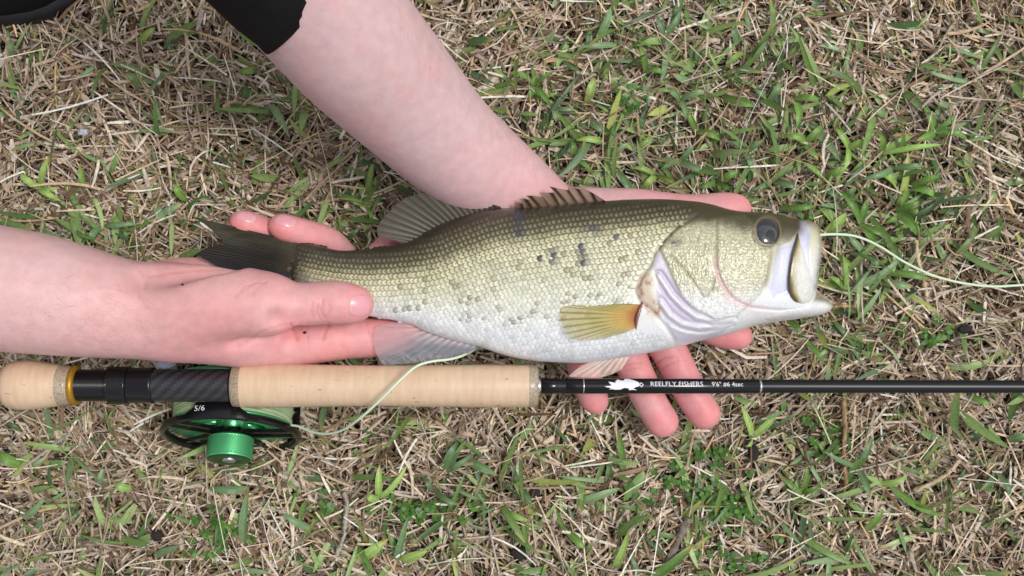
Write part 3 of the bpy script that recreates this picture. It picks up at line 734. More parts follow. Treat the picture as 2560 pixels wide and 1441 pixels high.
def tailx(X, Y, u, v, c):
    c = mixc(c, S(86, 80, 54), .5 * smooth(.42, .2, u) * smooth(.05, .3, v) * fbm(X / 30, Y / 6))
    return mixc(c, S(46, 50, 66), .6 * smooth(.55, .85, u) * fbm(X / 20, Y / 5))
fin('tail_fin', [(756, 607), (760, 660), (752, 720)], [(479, 541), (520, 566), (545, 592), (562, 612), (520, 619), (491, 634), (505, 646), (519, 652), (566, 680), (590, 690)], 26,
    ZF + .0014, [.086, .084, .080, .078], S(22, 20, 19), S(38, 35, 29), S(74, 65, 50), 1.6, 1.5, .0004, nv=22, curve=-.015, extra=tailx)
fin('soft_dorsal_fin', [(1256, 524), (1200, 533), (1150, 546), (1093, 568), (1060, 586), (1027, 606), (1010, 612)],
    [(1250, 517), (1205, 503), (1150, 487), (1100, 479), (1060, 480), (1020, 494), (985, 518), (955, 548), (942, 573), (944, 590), (965, 596), (990, 603)], 21,
    ZF, [.080, .083, .081], S(44, 40, 32), S(80, 74, 58), S(66, 60, 48), 1.45, 1.25, .00018, nv=16, curve=.03, pw=1.6)
fin('spiny_dorsal_fin', [(1514, 505), (1440, 513), (1360, 522), (1285, 526)],
    [(1512, 502), (1493, 489), (1476, 480), (1460, 471), (1446, 473), (1418, 464), (1421, 476), (1398, 472), (1372, 466), (1386, 482), (1366, 482), (1347, 481), (1356, 493), (1334, 490), (1314, 489), (1326, 500), (1296, 496), (1308, 510), (1282, 507), (1290, 520)], 10,
    ZF, .084, S(46, 37, 30), S(136, 112, 88), S(80, 72, 54), 1.3, 1.1, .0003, sub=8, pw=2.5, nv=12)
fin('anal_fin', [(1203, 866), (1127, 848), (1060, 826), (1022, 808)],
    [(1196, 870), (1178, 882), (1140, 893), (1085, 901), (1030, 908), (975, 913), (955, 911), (942, 888), (934, 866), (931, 842), (936, 818), (980, 806)], 12,
    ZF - .002, [.076, .079, .078], S(122, 126, 136), S(158, 162, 172), S(214, 200, 204), .85, .62, .00028, nv=16, pw=1.5,
    extra=lambda X, Y, u, v, c: mixc(c, S(236, 172, 170), .55 * smooth(.6, .85, u)))
fin('pelvic_fin', [(1580, 891), (1530, 898), (1478, 905)], [(1568, 905), (1552, 925), (1530, 936), (1508, 943), (1460, 944), (1420, 942), (1436, 928), (1452, 915)], 8,
    .068, .0690, S(222, 200, 184), S(214, 184, 176), S(224, 214, 206), .95, .75, .0002, nv=12)
zp = float(fish_z(np.array(1590.), np.array(790.))[0]); zq = float(fish_z(np.array(1420.), np.array(805.))[0])
fin('pectoral_fin', [(1602, 762), (1594, 790), (1590, 820)], [(1560, 759), (1500, 757), (1440, 761), (1404, 768), (1399, 785), (1403, 806), (1410, 830), (1432, 848), (1462, 853), (1510, 847), (1560, 834)], 20,
    zp + .0012, [zq + .0030, zq + .0026, zq + .0012], S(118, 104, 44), S(200, 188, 112), S(176, 112, 66), 1.3, .62, .00022, nv=18, bow=.001, pw=1.8,
    extra=lambda X, Y, u, v, c: mixc(mixc(c, S(214, 170, 82), .55 * smooth(.55, .2, v) * smooth(.05, .2, v)), S(128, 112, 44), .5 * smooth(.12, .02, u)))
# fleshy base of the pectoral fin
tt = np.linspace(0, 1, 12); V = spline([P(1608, 752, zp + .001), P(1600, 772, zp + .0022), P(1592, 800, zp + .0022), P(1590, 824, zp + .0008)], 14)
Vt, Ft = tube(V, PX(4.5, zp) * np.sin(np.linspace(.35, np.pi - .35, 14)), 10)
mk('pectoral_fin_base', Vt, Ft, M['fish'], fish, col=np.tile(S(132, 82, 66), (len(Vt), 1)))

# eye
ez = float(fish_z(np.array(float(EYE[0])), np.array(float(EYE[1])))[0])
rr = np.linspace(0, 1, 14)[:, None]; aa = np.linspace(0, 2 * np.pi, 48, endpoint=False)[None]
ex = EYE[0] + 29 * rr * np.cos(aa); ey = EYE[1] + 35 * rr * np.sin(aa)
tiltz = (fish_z(ex, ey)[0] - ez) * .8
ezz = ez + tiltz - .0004 + .0026 * np.sqrt(np.clip(1 - rr ** 2, 0, 1)) + 0 * aa
pup = np.hypot((ex - EYE[0] - 8) / 12.5, (ey - EYE[1] - 9) / 15.)
c = np.tile(S(54, 57, 64), (14, 48, 1)) * (.8 + .5 * fbm(ex / 5, ey / 5))[..., None]
c = mixc(c, S(84, 76, 54), .6 * np.exp(-((pup - 1.1) / .18) ** 2)); c = mixc(c, S(10, 11, 15), smooth(1.08, .92, pup)); c = mixc(c, S(112, 100, 82), smooth(.9, 1, rr + 0 * aa))
mk('eye', P(ex, ey, ezz), grid_faces(14, 48, True), M['eye'], fish, col=c.reshape(-1, 3))

# jaw plate (maxilla) and lower jaw
MX = Z3([(912, 430), (935, 540), (982, 680), (1030, 830), (1068, 960), (1090, 1060), (1080, 1130), (1040, 1172), (960, 1192), (880, 1172), (832, 1120), (806, 1020), (808, 900), (824, 780), (850, 650), (885, 530)])
ol = resample(MX + [MX[0]], 73)[:-1]; ctr_line = np.stack([np.interp(ol[:, 1], [580, 680, 760], [1996, 2003, 2003]), np.clip(ol[:, 1], 600, 742)], -1)
rr = np.linspace(1, 0, 12)[:, None, None]
q = ctr_line[None] + (ol - ctr_line)[None] * rr
zb = fish_z(q[..., 0], q[..., 1])[0]
zz = zb + .0014 * np.sqrt(np.clip(1 - rr[..., 0] ** 2, 0, 1)) ** .8 + .0004 - .0022 * (rr[..., 0] > .999)
c = np.tile(S(216, 214, 208), q.shape[:2] + (1,)) * (.86 + .28 * fbm(q[..., 0] / 5, q[..., 1] / 7))[..., None]
le = np.interp(q[..., 1], [590, 640, 690, 730, 752], [1990, 1978, 1971, 1973, 1985])
w = smooth(26, 10, q[..., 0] - le + 10 * (fbm(q[..., 0] / 4, q[..., 1] / 12) - .5)); c = mixc(c, S(166, 154, 88), .9 * w)
w = smooth(15, 5, q[..., 0] - le); c = mixc(c, S(84, 68, 28), .95 * w)
mk('jaw_plate', P(q[..., 0], q[..., 1], zz), grid_faces(12, 72, True), M['fish'], fish, col=c.reshape(-1, 3))
jt = pchip([1900, 1930, 1985, 2035, 2058, 2074, 2082], [775, 764, 750, 743, 746, 754, 764]); jb = pchip([1900, 1930, 1955, 2018, 2055, 2074, 2082], [808, 806, 802, 794, 787, 779, 769])
jh = pchip([1900, 1950, 2000, 2050, 2074, 2082], [.014, .015, .014, .010, .006, .001])
xs = np.linspace(1900, 2082, 60)[:, None]; th = np.linspace(0, 2 * np.pi, 40, endpoint=False)[None]
Y = (jt(xs) + jb(xs)) / 2 - np.cos(th) * (jb(xs) - jt(xs)) / 2; Z = ZF - .001 + jh(xs) * np.sin(th) * .95 + .0006 * (fbm(xs / 8 + 0 * th, Y / 8) - .5)
X = xs + 0 * th
c = np.tile(S(216, 214, 214), X.shape + (1,)) * (.9 + .2 * fbm(X / 7, Y / 7))[..., None]
c = mixc(c, S(142, 140, 112), .8 * smooth(1975, 2060, X) * smooth(16, 4, Y - jt(X)))
c = mixc(c, S(196, 190, 176), .5 * smooth(2060, 2080, X))
mk('lower_jaw', P(X, Y, Z), grid_faces(60, 40, True), M['fish'], fish, col=c.reshape(-1, 3))

# ------------------------------------------------------------------ person: two arms with open hands (one signed-distance surface each)
class Field:
    def __init__(s, lo, hi, h):
        s.lo, s.h = np.array(lo, float), h
        s.n = np.ceil((np.array(hi) - s.lo) / h).astype(int) + 1
        s.f = np.full(s.n, .03, np.float32)
        s.ax = [s.lo[k] + h * np.arange(s.n[k]) for k in range(3)]
    def cone(s, a, b, ra, rb, k=.003, sz=1.0, sub=False):
        a, b = np.asarray(a, float), np.asarray(b, float)
        pad = max(ra, rb) + k * 1.5 + 4 * s.h
        lo = np.maximum(((np.minimum(a, b) - pad - s.lo) / s.h).astype(int), 0)
        hi = np.minimum(((np.maximum(a, b) + pad - s.lo) / s.h).astype(int) + 1, s.n)
        if np.any(hi <= lo): return
        sl = tuple(slice(lo[q], hi[q]) for q in range(3))
        x = s.ax[0][sl[0]][:, None, None].astype(np.float32); y = s.ax[1][sl[1]][None, :, None].astype(np.float32); z = s.ax[2][sl[2]][None, None, :].astype(np.float32)
        v = (b - a).astype(np.float32); L = float(v @ v) + 1e-12
        t = np.clip(((x - a[0]) * v[0] + (y - a[1]) * v[1] + (z - a[2]) * v[2]) / L, 0, 1)
        dd = np.sqrt((x - a[0] - t * v[0]) ** 2 + (y - a[1] - t * v[1]) ** 2 + ((z - a[2] - t * v[2]) * sz) ** 2) - (ra + t * (rb - ra))
        f = s.f[sl]
        if sub:
            hh = np.clip(.5 - .5 * (f + dd) / k, 0, 1); s.f[sl] = f * (1 - hh) - dd * hh + k * hh * (1 - hh)
        else:
            hh = np.clip(.5 + .5 * (f - dd) / k, 0, 1); s.f[sl] = f * (1 - hh) + dd * hh - k * hh * (1 - hh)
    def chain(s, pts, k=.003, sz=1.0):           # pts: (px, py, z, radius in px)
        if len(pts) > 2: pts = spline(pts, (len(pts) - 1) * 4 + 1)
        for p, q in zip(pts[:-1], pts[1:]):
            s.cone(P(*p[:3]), P(*q[:3]), PX(p[3], p[2]), PX(q[3], q[2]), k, sz)
    def at(s, p):
        g = np.clip((np.asarray(p) - s.lo) / s.h, 0, s.n - 1.001); i = g.astype(int); w = g - i
        r = 0
        for dx in (0, 1):
            for dy in (0, 1):
                for dz in (0, 1):
                    r = r + s.f[i[..., 0] + dx, i[..., 1] + dy, i[..., 2] + dz] * (w[..., 0] if dx else 1 - w[..., 0]) * (w[..., 1] if dy else 1 - w[..., 1]) * (w[..., 2] if dz else 1 - w[..., 2])
        return r
    def mesh(s):                                  # naive surface nets
        f = s.f; sg = f < 0
        c = np.zeros(tuple(s.n - 1), np.uint8)
        for dx in (0, 1):
            for dy in (0, 1):
                for dz in (0, 1):
                    c += sg[dx:s.n[0] - 1 + dx, dy:s.n[1] - 1 + dy, dz:s.n[2] - 1 + dz]
        idx = np.argwhere((c > 0) & (c < 8))
        vid = np.full(tuple(s.n - 1), -1, np.int32); vid[tuple(idx.T)] = np.arange(len(idx))
        acc = np.zeros((len(idx), 3)); cnt = np.zeros(len(idx))
        cor = [(x, y, z) for x in (0, 1) for y in (0, 1) for z in (0, 1)]
        for a in range(8):
            for b in range(a + 1, 8):
                A, B = np.array(cor[a]), np.array(cor[b])
                if abs(A - B).sum() != 1: continue
                fa = f[tuple((idx + A).T)]; fb = f[tuple((idx + B).T)]
                k = (fa < 0) != (fb < 0)
                t = (fa[k] / (fa[k] - fb[k]))[:, None]
                acc[k] += A + t * (B - A); cnt[k] += 1
        V = s.lo + s.h * (idx + acc / cnt[:, None])
        F = []
        for ax in range(3):
            o1, o2 = [q for q in range(3) if q != ax]
            sl0 = [slice(None)] * 3; sl1 = [slice(None)] * 3
            sl0[ax] = slice(0, -1); sl1[ax] = slice(1, None)
            e = np.argwhere(sg[tuple(sl0)] != sg[tuple(sl1)])
            e = e[(e[:, o1] > 0) & (e[:, o2] > 0) & (e[:, o1] < s.n[o1] - 1) & (e[:, o2] < s.n[o2] - 1)]
            u1 = np.zeros(3, int); u1[o1] = 1; u2 = np.zeros(3, int); u2[o2] = 1
            q = np.stack([vid[tuple((e - u1 - u2).T)], vid[tuple((e - u2).T)], vid[tuple(e.T)], vid[tuple((e - u1).T)]], -1)
            fl = sg[tuple(e.T)] ^ (ax == 1)
            q[~fl] = q[~fl][:, ::-1]
            F.append(q)
        F = np.vstack(F); F = F[(F >= 0).all(1)]
        # Laplacian smoothing twice
        for _ in range(2):
            ac = np.zeros_like(V); cn = np.zeros(len(V))
            for j in range(4):
                np.add.at(ac, F[:, j], V[F[:, (j + 1) % 4]]); np.add.at(cn, F[:, j], 1)
            V = .5 * V + .5 * ac / np.maximum(cn, 1)[:, None]
        return V, F
    def grad(s, p):
        e = s.h
        g = np.stack([s.at(p + np.eye(3)[k] * e) - s.at(p - np.eye(3)[k] * e) for k in range(3)], -1)
        return g / (np.linalg.norm(g, axis=-1, keepdims=True) + 1e-9)

def skin_arm(name, F, parent, reds, creases, pale, pink, label, folds=()):
    V, Q = F.mesh()
    N = F.grad(V)
    k = FPX / (HC - V[:, 2]); px = 1280 + V[:, 0] * k; py = 720.5 - V[:, 1] * k
    upw = smooth(-.05, .3, N[:, 2])
    cr = np.zeros(len(V)); 
    for pts, w, dep in creases:
        g = np.exp(-(dpoly(px, py, pts) / (.8 * w)) ** 2) * upw
        V = V - N * (dep * g)[:, None]; cr = np.maximum(cr, g * min(1, dep / .0006))
    V = V + N * (.00018 * (fbm(px / 26, py / 26) - .5))[:, None]
    red = np.zeros(len(V))
    for cx, cy, r, a in reds:
        red = np.maximum(red, .92 * a ** .8 * np.exp(-(((px - cx) ** 2 + (py - cy) ** 2) / (1.5 * r) ** 2)))
    c = np.asarray(pale) * (1 - red[:, None]) + np.asarray(pink) * red[:, None]
    mot = fbm(px / 60, py / 60); fine = fbm(px / 9, py / 9)
    c = mixc(c, S(226, 158, 156), np.clip(.55 * (mot - .45), 0, .3)); c = mixc(c, S(206, 186, 196), np.clip(.5 * (.42 - mot), 0, .25))
    c = c * (.97 + .06 * fine)[:, None]
    c = mixc(c, S(190, 104, 100), .40 * cr)
    return mk(name, V, Q, M['skin'], parent, col=np.clip(c, .02, .9), label=label)
def nail(F, arm, px, py, z, along, nrm, ln, wd, free=.18):
    c0 = P(px, py, z)[()]; n_ = np.array(nrm, float); n_ /= np.linalg.norm(n_)
    a = np.array(along, float); a -= n_ * (a @ n_); a /= np.linalg.norm(a); sd = np.cross(n_, a)
    u = np.linspace(-1, 1, 17)[:, None]; v = np.linspace(-1, 1, 17)[None]
    uu = u * np.sqrt(1 - .38 * v * v); vv = v * np.sqrt(1 - .38 * u * u)      # squircle
    vv = vv * (1 - .07 * (u < 0) * u * u)
    p = c0 + n_ * .012 + uu[..., None] * a * ln / 2 + vv[..., None] * sd * wd / 2
    for _ in range(60): p = p - n_ * np.clip(F.at(p), -.002, .002)[..., None] * .7
    e = np.maximum(np.abs(u), np.abs(v))
    p = p + n_ * (.0003 - .0010 * smooth(.86, 1, e))[..., None]
    c = np.tile(S(218, 156, 162), (17, 17, 1)); c = mixc(c, S(232, 206, 206), .7 * smooth(1 - free, 1 - free + .06, u + 0 * v)); c = mixc(c, S(226, 176, 180), .6 * smooth(-.62, -.8, u + .25 * v * v))
    mk('fingernail', p, grid_faces(17, 17), M['nail'], arm, col=c.reshape(-1, 3))

person = thing('person', P(900, 700, .0), 'person in black sleeves holding the bass on two bare open hands', 'person')
# --- arm from the picture's left: palm under the tail, thumb over it
FA = Field(P(-420, 1060, .02) * [1, 1, 0] + [0, 0, .018], [-.055, .075, .155], .0009)
FA.chain([(-480, 690, .108, 168), (-200, 700, .106, 158), (0, 722, .103, 146), (110, 738, .101, 136), (210, 757, .098, 124), (300, 772, .095, 111), (370, 782, .093, 103), (440, 790, .090, 102)], .006)
FA.chain([(360, 770, .093, 88), (460, 782, .089, 98), (570, 806, .084, 88), (660, 838, .078, 66)], .010)          # radial half of the palm
FA.chain([(450, 770, .100, 84), (560, 752, .106, 72), (650, 760, .108, 58), (700, 765, .107, 51)], .010)          # thenar mound
FA.chain([(690, 766, .107, 50), (760, 762, .106, 46), (812, 757, .105, 45), (850, 757, .1045, 45), (884, 760, .1035, 38), (894, 761, .103, 31)], .004)  # thumb
FA.chain([(640, 852, .078, 58), (720, 862, .074, 50), (800, 852, .071, 48), (850, 848, .069, 44), (930, 845, .066, 43), (1000, 838, .064, 37), (1024, 832, .063, 30)], .004)  # index
FA.chain([(400, 740, .078, 70), (450, 712, .070, 50), (540, 708, .060, 48), (640, 715, .048, 46)], .008)          # heel of the hand, little-finger side
FA.chain([(480, 770, .066, 68), (600, 770, .054, 66), (720, 770, .046, 52)], .008)                                 # palm hollow
FA.chain([(640, 716, .047, 42), (742, 650, .042, 32), (735, 600, .056, 29), (680, 583, .068, 29), (628, 563, .076, 27), (600, 555, .078, 25)], .003)      # little finger
FA.chain([(720, 745, .045, 44), (850, 665, .040, 35), (832, 612, .058, 32), (782, 590, .070, 31), (722, 572, .079, 29), (700, 565, .080, 26)], .003)     # ring finger
FA.chain([(740, 780, .045, 46), (880, 710, .041, 38), (950, 640, .045, 33), (990, 598, .050, 28), (998, 592, .051, 26)], .003)                            # middle finger
FA.cone(P(590, 862, .1045), P(735, 811, .1035), .0016, .0042, .006, 1.0, True)      # fold between thumb and palm
FA.cone(P(360, 676, .118), P(560, 668, .108), .008, .007, .010, 1.0, True)           # hollow above the thenar mound
FA.cone(P(690, 800, .1235), P(800, 806, .121), .004, .003, .006, 1.0, True)
Z4 = lambda pts: [(480 + .2637 * a, 520 + .2637 * b_) for a, b_ in pts]
Z1 = lambda pts: [(.472 * a, 500 + .472 * b_) for a, b_ in pts]
crA = [(Z4([(490, 1275), (620, 1200), (730, 1150), (900, 1105)]), 3, .0004), (Z4([(935, 1100), (975, 1180), (1000, 1250)]), 3, .0008), (Z4([(1100, 1080), (1090, 1200), (1100, 1300)]), 3, .0003),
       (Z4([(1240, 870), (1225, 960), (1235, 1010), (1260, 1045)]), 3, .0005), (Z4([(1140, 900), (1130, 980), (1150, 1040)]), 3, .0003), (Z4([(1190, 920), (1185, 1000), (1215, 1055)]), 2.6, .0004),
       (Z4([(1290, 900), (1310, 960), (1280, 1020)]), 2.6, .0003), (Z4([(400, 850), (500, 740), (640, 690)]), 3, .0003), (Z4([(470, 800), (580, 720), (700, 700)]), 2.6, .0003), (Z4([(700, 700), (620, 760), (560, 840)]), 2.6, .00025),
       (Z4([(1650, 1080), (1675, 1180), (1700, 1290)]), 3, .0004), (Z4([(1240, 1240), (1270, 1160), (1300, 1100)]), 5, .0005), (Z1([(745, 375), (775, 410), (770, 470)]), 5, .00022), (Z1([(790, 405), (900, 385), (1040, 372), (1180, 370)]), 5, .00028),
       (Z1([(700, 385), (730, 430), (735, 520)]), 4, .0002), (Z1([(1350, 730), (1260, 780)]), 4, .0003), (Z4([(440, 45), (430, 100)]), 2.5, .0002)]
redA = [(900, 765, 60, .75), (800, 800, 60, .5), (850, 850, 130, .6), (960, 850, 120, .72), (700, 850, 90, .5), (600, 555, 55, 1), (690, 565, 70, .95), (790, 600, 60, .7), (990, 595, 50, 1), (560, 860, 160, .45),
        (650, 760, 120, .35), (460, 680, 90, .4), (735, 830, 45, .8), (420, 800, 150, .25)]
armA = skin_arm('arm', FA, person, redA, crA, S(214, 177, 176), S(224, 134, 136), 'bare forearm with the thumb laid over the fish tail')
nail(FA, armA, 893, 761, .108, (1, -.05, -.35), (.50, -.20, .85), .0150, .0140, .06)
nail(FA, armA, 616, 544, .082, (-1, .28, .1), (-.25, .55, .85), .0110, .0085, .20)
nail(FA, armA, 714, 553, .085, (-1, .35, .1), (-.15, .55, .85), .0120, .0095, .20)
# --- arm from the picture's top: palm under the belly
FB_ = Field([-.285, -.095, .012], [.152, .30, .30], .0011)
FB_.chain([(420, -420, .27, 205), (640, -180, .215, 196), (838, 58, .165, 172), (925, 155, .138, 160), (1010, 245, .112, 145), (1090, 330, .088, 130), (1165, 400, .068, 120), (1235, 455, .053, 112), (1300, 510, .045, 104)], .006)
FB_.chain([(1300, 510, .045, 100), (1400, 600, .038, 92), (1490, 700, .034, 80), (1560, 770, .034, 60)], .008)
FB_.chain([(1330, 540, .042, 90), (1400, 660, .036, 80), (1440, 770, .034, 52)], .008)
FB_.chain([(1380, 560, .040, 80), (1520, 640, .036, 70), (1630, 700, .036, 50)], .008)
FB_.chain([(1420, 540, .046, 66), (1540, 530, .050, 52), (1620, 524, .052, 41), (1725, 530, .054, 36), (1800, 526, .054, 35), (1846, 523, .053, 30)], .005)      # thumb
FB_.chain([(1440, 780, .034, 44), (1455, 900, .037, 38), (1476, 975, .037, 33), (1490, 1006, .036, 29)], .003)        # little
FB_.chain([(1520, 790, .034, 48), (1572, 892, .038, 41), (1618, 990, .039, 38), (1650, 1046, .038, 36), (1658, 1056, .038, 33)], .003)    # ring
FB_.chain([(1610, 770, .035, 50), (1668, 868, .039, 42), (1718, 966, .041, 39), (1755, 1026, .040, 36), (1762, 1035, .040, 33)], .003)    # middle
FB_.chain([(1640, 700, .036, 48), (1740, 790, .038, 42), (1800, 828, .042, 36), (1850, 841, .045, 31)], .003)         # index
Z6 = lambda pts: [(1280 + .3203 * a, 800 + .3203 * b_) for a, b_ in pts]
crB = [(Z6([(850, 365), (930, 345), (1010, 335)]), 3, .0006), (Z6([(870, 400), (950, 380), (1020, 375)]), 3, .0005), (Z6([(1110, 350), (1180, 300), (1290, 290)]), 3, .0006), (Z6([(1160, 385), (1230, 350), (1300, 320)]), 3, .0005),
       (Z6([(1000, 590), (1080, 575), (1160, 585)]), 3, .0003), (Z6([(1330, 600), (1420, 570), (1500, 580)]), 3, .0003), (Z6([(1650, 60), (1670, 130)]), 2.6, .0003)]
redB = [(1490, 1020, 50, 1), (1455, 920, 50, .9), (1650, 1060, 60, .95), (1600, 930, 100, .75), (1640, 1000, 80, .7), (1762, 1040, 60, .95), (1690, 930, 100, .8), (1730, 990, 70, .75), (1850, 840, 80, 1), (1850, 520, 80, .75), (1700, 500, 120, .5), (1600, 500, 80, .3), (1350, 480, 90, .22)]
armB = skin_arm('arm', FB_, person, redB, crB, S(211, 178, 180), S(224, 134, 136), 'bare forearm reaching from the black sleeve with its hand under the fish belly')
# fine arm hair
def arm_hair(F, arm, n, region, flow, lmin, lmax):
    bag = []
    tries = 0
    while len(bag) < n and tries < n * 4:
        tries += 1
        px, py = region()
        p = P(px, py, .20)[()]
        ray = np.array([0, 0, HC]) - p; ray /= np.linalg.norm(ray)
        q = p.copy(); ok = False
        for _ in range(60):
            f = float(F.at(q[None])[0]);
            if f < .0002: ok = True; break
            q = q - ray * max(f * .8, .0002)
            if q[2] < .03: break
        if not ok: continue
        nn = F.grad(q[None])[0]
        a = flow + rnd.gauss(0, .45); dr = np.array([math.cos(a), math.sin(a), 0]); dr -= nn * (dr @ nn); dr /= np.linalg.norm(dr) + 1e-9
        sd = np.cross(nn, dr); L = rnd.uniform(lmin, lmax); bend = rnd.gauss(0, .35)
        w = .000032
        row = []
        for t in (0, .35, .7, 1):
            c = q + dr * L * t + sd * bend * L * t * t + nn * (.0002 + .0009 * t * (1.2 - t))
            row += [c - sd * w * (1.1 - t), c + sd * w * (1.1 - t)]
        bag.append(row)
    V = np.array(bag).reshape(-1, 3); f = np.array([[0, 1, 3, 2], [2, 3, 5, 4], [4, 5, 7, 6]])
    mk('arm_hair', V, (f[None] + (np.arange(len(bag)) * 8)[:, None, None]).reshape(-1, 4), M['hair'], arm, kind='stuff')
arm_hair(FA, armA, 170, lambda: (rnd.uniform(0, 380), rnd.uniform(690, 872)), -.5, .005, .011)
arm_hair(FB_, armB, 150, lambda: (lambda t: (1030 + 380 * t + rnd.uniform(-70, 25), 60 + 390 * t))(rnd.random()), -1.2, .004, .009)

def sleeve(rings, parent, label, fwd=(0, 0), lean=0.0):
    # rings: centre (px, py, z), half width px, image direction across
    V = []; n = 40; th = np.linspace(0, 2 * np.pi, n, endpoint=False)
    for i, (cx, cy, z, hw, (ux, uy)) in enumerate(rings):
        r = PX(hw, z) * (1 + .02 * np.sin(3 * th + i) + .015 * np.sin(7 * th + 2.3 * i))
        c = P(cx, cy, z)[()]; u = np.array([ux, -uy, 0.]); u /= np.linalg.norm(u)
        V.append(c + r[:, None] * (np.cos(th)[:, None] * u + np.sin(th)[:, None] * np.array([fwd[0] * lean, -fwd[1] * lean, math.sqrt(1 - lean * lean)])))
    V = np.array(V)
    inner = V[0] * .93 + V[0].mean(0) * .07
    inner2 = V[1] * .93 + V[1].mean(0) * .07
    V = np.concatenate([inner2[None], inner[None], V])
    mk('sleeve', V, grid_faces(len(V), n, True), M['cloth'], parent, label=label)
sleeve([(766, -32, .182, 192, (.55, -.83)), (748, -50, .187, 200, (.55, -.83)), (700, -102, .200, 206, (.58, -.81)), (620, -190, .219, 216, (.6, -.8)), (520, -300, .244, 226, (.62, -.78)), (400, -430, .277, 240, (.64, -.76)), (260, -570, .315, 255, (.66, -.75))], person, 'black sleeve pushed up to the forearm', (.66, .75), .50)
sleeve([(-260, 698, .107, 176, (0, -1)), (-300, 697, .108, 186, (0, -1)), (-400, 694, .110, 196, (0, -1)), (-520, 690, .116, 206, (0, -1)), (-680, 680, .125, 214, (0, -1))], person, 'black sleeve')

# ------------------------------------------------------------------ fly rod with reel
RA, RB = P(10, 963.5, .0860)[()], P(2560, 967.0, .0680)[()]
AX = RB - RA; RL = np.linalg.norm(AX); AX /= RL
UU = np.cross(AX, [0, 0, 1.0]); UU /= np.linalg.norm(UU); WW = np.cross(UU, AX)     # UU = towards picture bottom, WW = up
def s_of(px):                       # distance along the rod that shows at photograph column px
    s = 0.0
    for _ in range(8):
        p = RA + AX * s
        s += (px - 1280 - p[0] * FPX / (HC - p[2])) * (HC - p[2]) / FPX
    return s
def rod_pt(px, ang, r): 
    s = s_of(px)
    return RA + AX * s + r * (math.sin(ang) * WW + math.cos(ang) * UU)
KR = (HC - .083) / FPX
def lathe(prof, ns=48, disp=None):
    ss = np.array([s_of(p[0]) for p in prof]); rr_ = np.array([p[1] for p in prof]) * KR
    th = np.linspace(0, 2 * np.pi, ns, endpoint=False)
    R = rr_[:, None] + 0 * th[None]
    if disp is not None: R = R + disp(ss[:, None] + 0 * th, th[None] + 0 * ss[:, None])
    V = RA + AX * ss[:, None, None] + R[..., None] * (np.cos(th)[None, :, None] * UU + np.sin(th)[None, :, None] * WW)
    return V.reshape(-1, 3), grid_faces(len(prof), ns, True)
rod = thing('fly_rod', P(900, 964, .0), 'black fly rod with pale cork grip and white lettering lying below the fish', 'fishing rod')
V, F = lathe([(8, .1), (8, 22), (8.6, 34), (11, 44), (17, 52), (28, 58), (48, 61.5), (72, 62), (100, 59), (130, 54.5), (151, 51.5)]); butt = mk('butt_knob', V, F, M['cork'], rod)
V, F = lathe([(151, 51.6), (170, 48.5), (184, 46), (184, 30)]); mk('composite_cork_ring', V, F, M['compcork'], rod)
V, F = lathe([(181, 30), (181, 48), (184, 50), (190, 50), (195, 47), (196, 35)]); mk('gold_ring', V, F, M['gold'], rod)
pr = [(190, 38)]
for k in range(19): pr += [(194 + k * 4.2, 37), (195.2 + k * 4.2, 39.6), (196.6 + k * 4.2, 39.6), (197.8 + k * 4.2, 37)]
V, F = lathe(pr + [(276, 37)]); mk('threaded_barrel', V, F, M['black'], rod)
pr = [(274, 36), (274, 44), (276, 47)] + [(276 + k * 1.15, 47.4) for k in range(1, 39)] + [(321, 47), (323, 44), (323, 36)]
V, F = lathe(pr, 120, lambda s, th: np.where((s > s_of(277)) & (s < s_of(320.5)), -.00035 * np.minimum(np.abs(np.sin(th * 15 + s * 1600)), np.abs(np.sin(th * 15 - s * 1600))) ** .5, 0)); mk('lock_ring', V, F, M['black'], rod)
V, F = lathe([(323, 36), (323, 43.5), (325, 44.5), (378, 44.5), (382, 46), (386, 45), (386, 40)]); mk('sliding_hood', V, F, M['black'], rod)
pr = [(384, 40.8)] + [(386 + k * 2.6, 41) for k in range(76)]
V, F = lathe(pr, 96)
ii = np.arange(len(pr))[:, None]; jj = np.arange(96)[None]
wv = (((ii // 3) + (jj // 3) + 0) % 2) ; tw = (((ii // 3) - (jj // 3)) % 4 < 2)
c = np.where(tw[..., None], S(44, 45, 52), S(24, 24, 29)) * (1 + .15 * rng.random((len(pr), 96))[..., None])
mk('carbon_reel_seat', V, F, M['carbon'], rod, col=c.reshape(-1, 3))
V, F = lathe([(577, 38), (577, 43), (579, 44.5), (583, 44.5), (585, 42)]); mk('seat_ring', V, F, M['black'], rod)
V, F = lathe([(583, 36), (583, 50), (585, 52.6), (606, 54)]); mk('composite_cork_ring', V, F, M['compcork'], rod)
gp = pchip([606, 680, 800, 950, 1100, 1240, 1321], [54, 55, 52.5, 51.2, 53, 54.2, 53.5])
V, F = lathe([(x, float(gp(x))) for x in np.linspace(606, 1321, 90)], 64, lambda s, th: .00010 * (fbm(s * 800, th * 6) - .5)); grip = mk('cork_grip', V, F, M['cork'], rod)
V, F = lathe([(1321, 53.6), (1334, 53), (1341, 50), (1345, 45), (1346, 30), (1346, 12)]); mk('composite_cork_cap', V, F, M['compcork'], rod)
V, F = lathe([(1340, 12), (1340, 21.5), (1343, 22.5), (1350, 21), (1353, 19), (1353, 12)]); mk('winding_check', V, F, M['silver'], rod)
V, F = lathe([(1350, 18.5), (1460, 18.6), (1900, 17.2), (2560, 16.3), (3600, 13), (6000, 8), (9000, 4.5), (9010, .1)], 32); blank = mk('rod_blank', V, F, M['blank'], rod)
V, F = lathe([(1352, 18), (1353, 19.6), (1392, 19.6), (1394, 18)]); mk('glossy_winding', V, F, M['gloss'], rod)
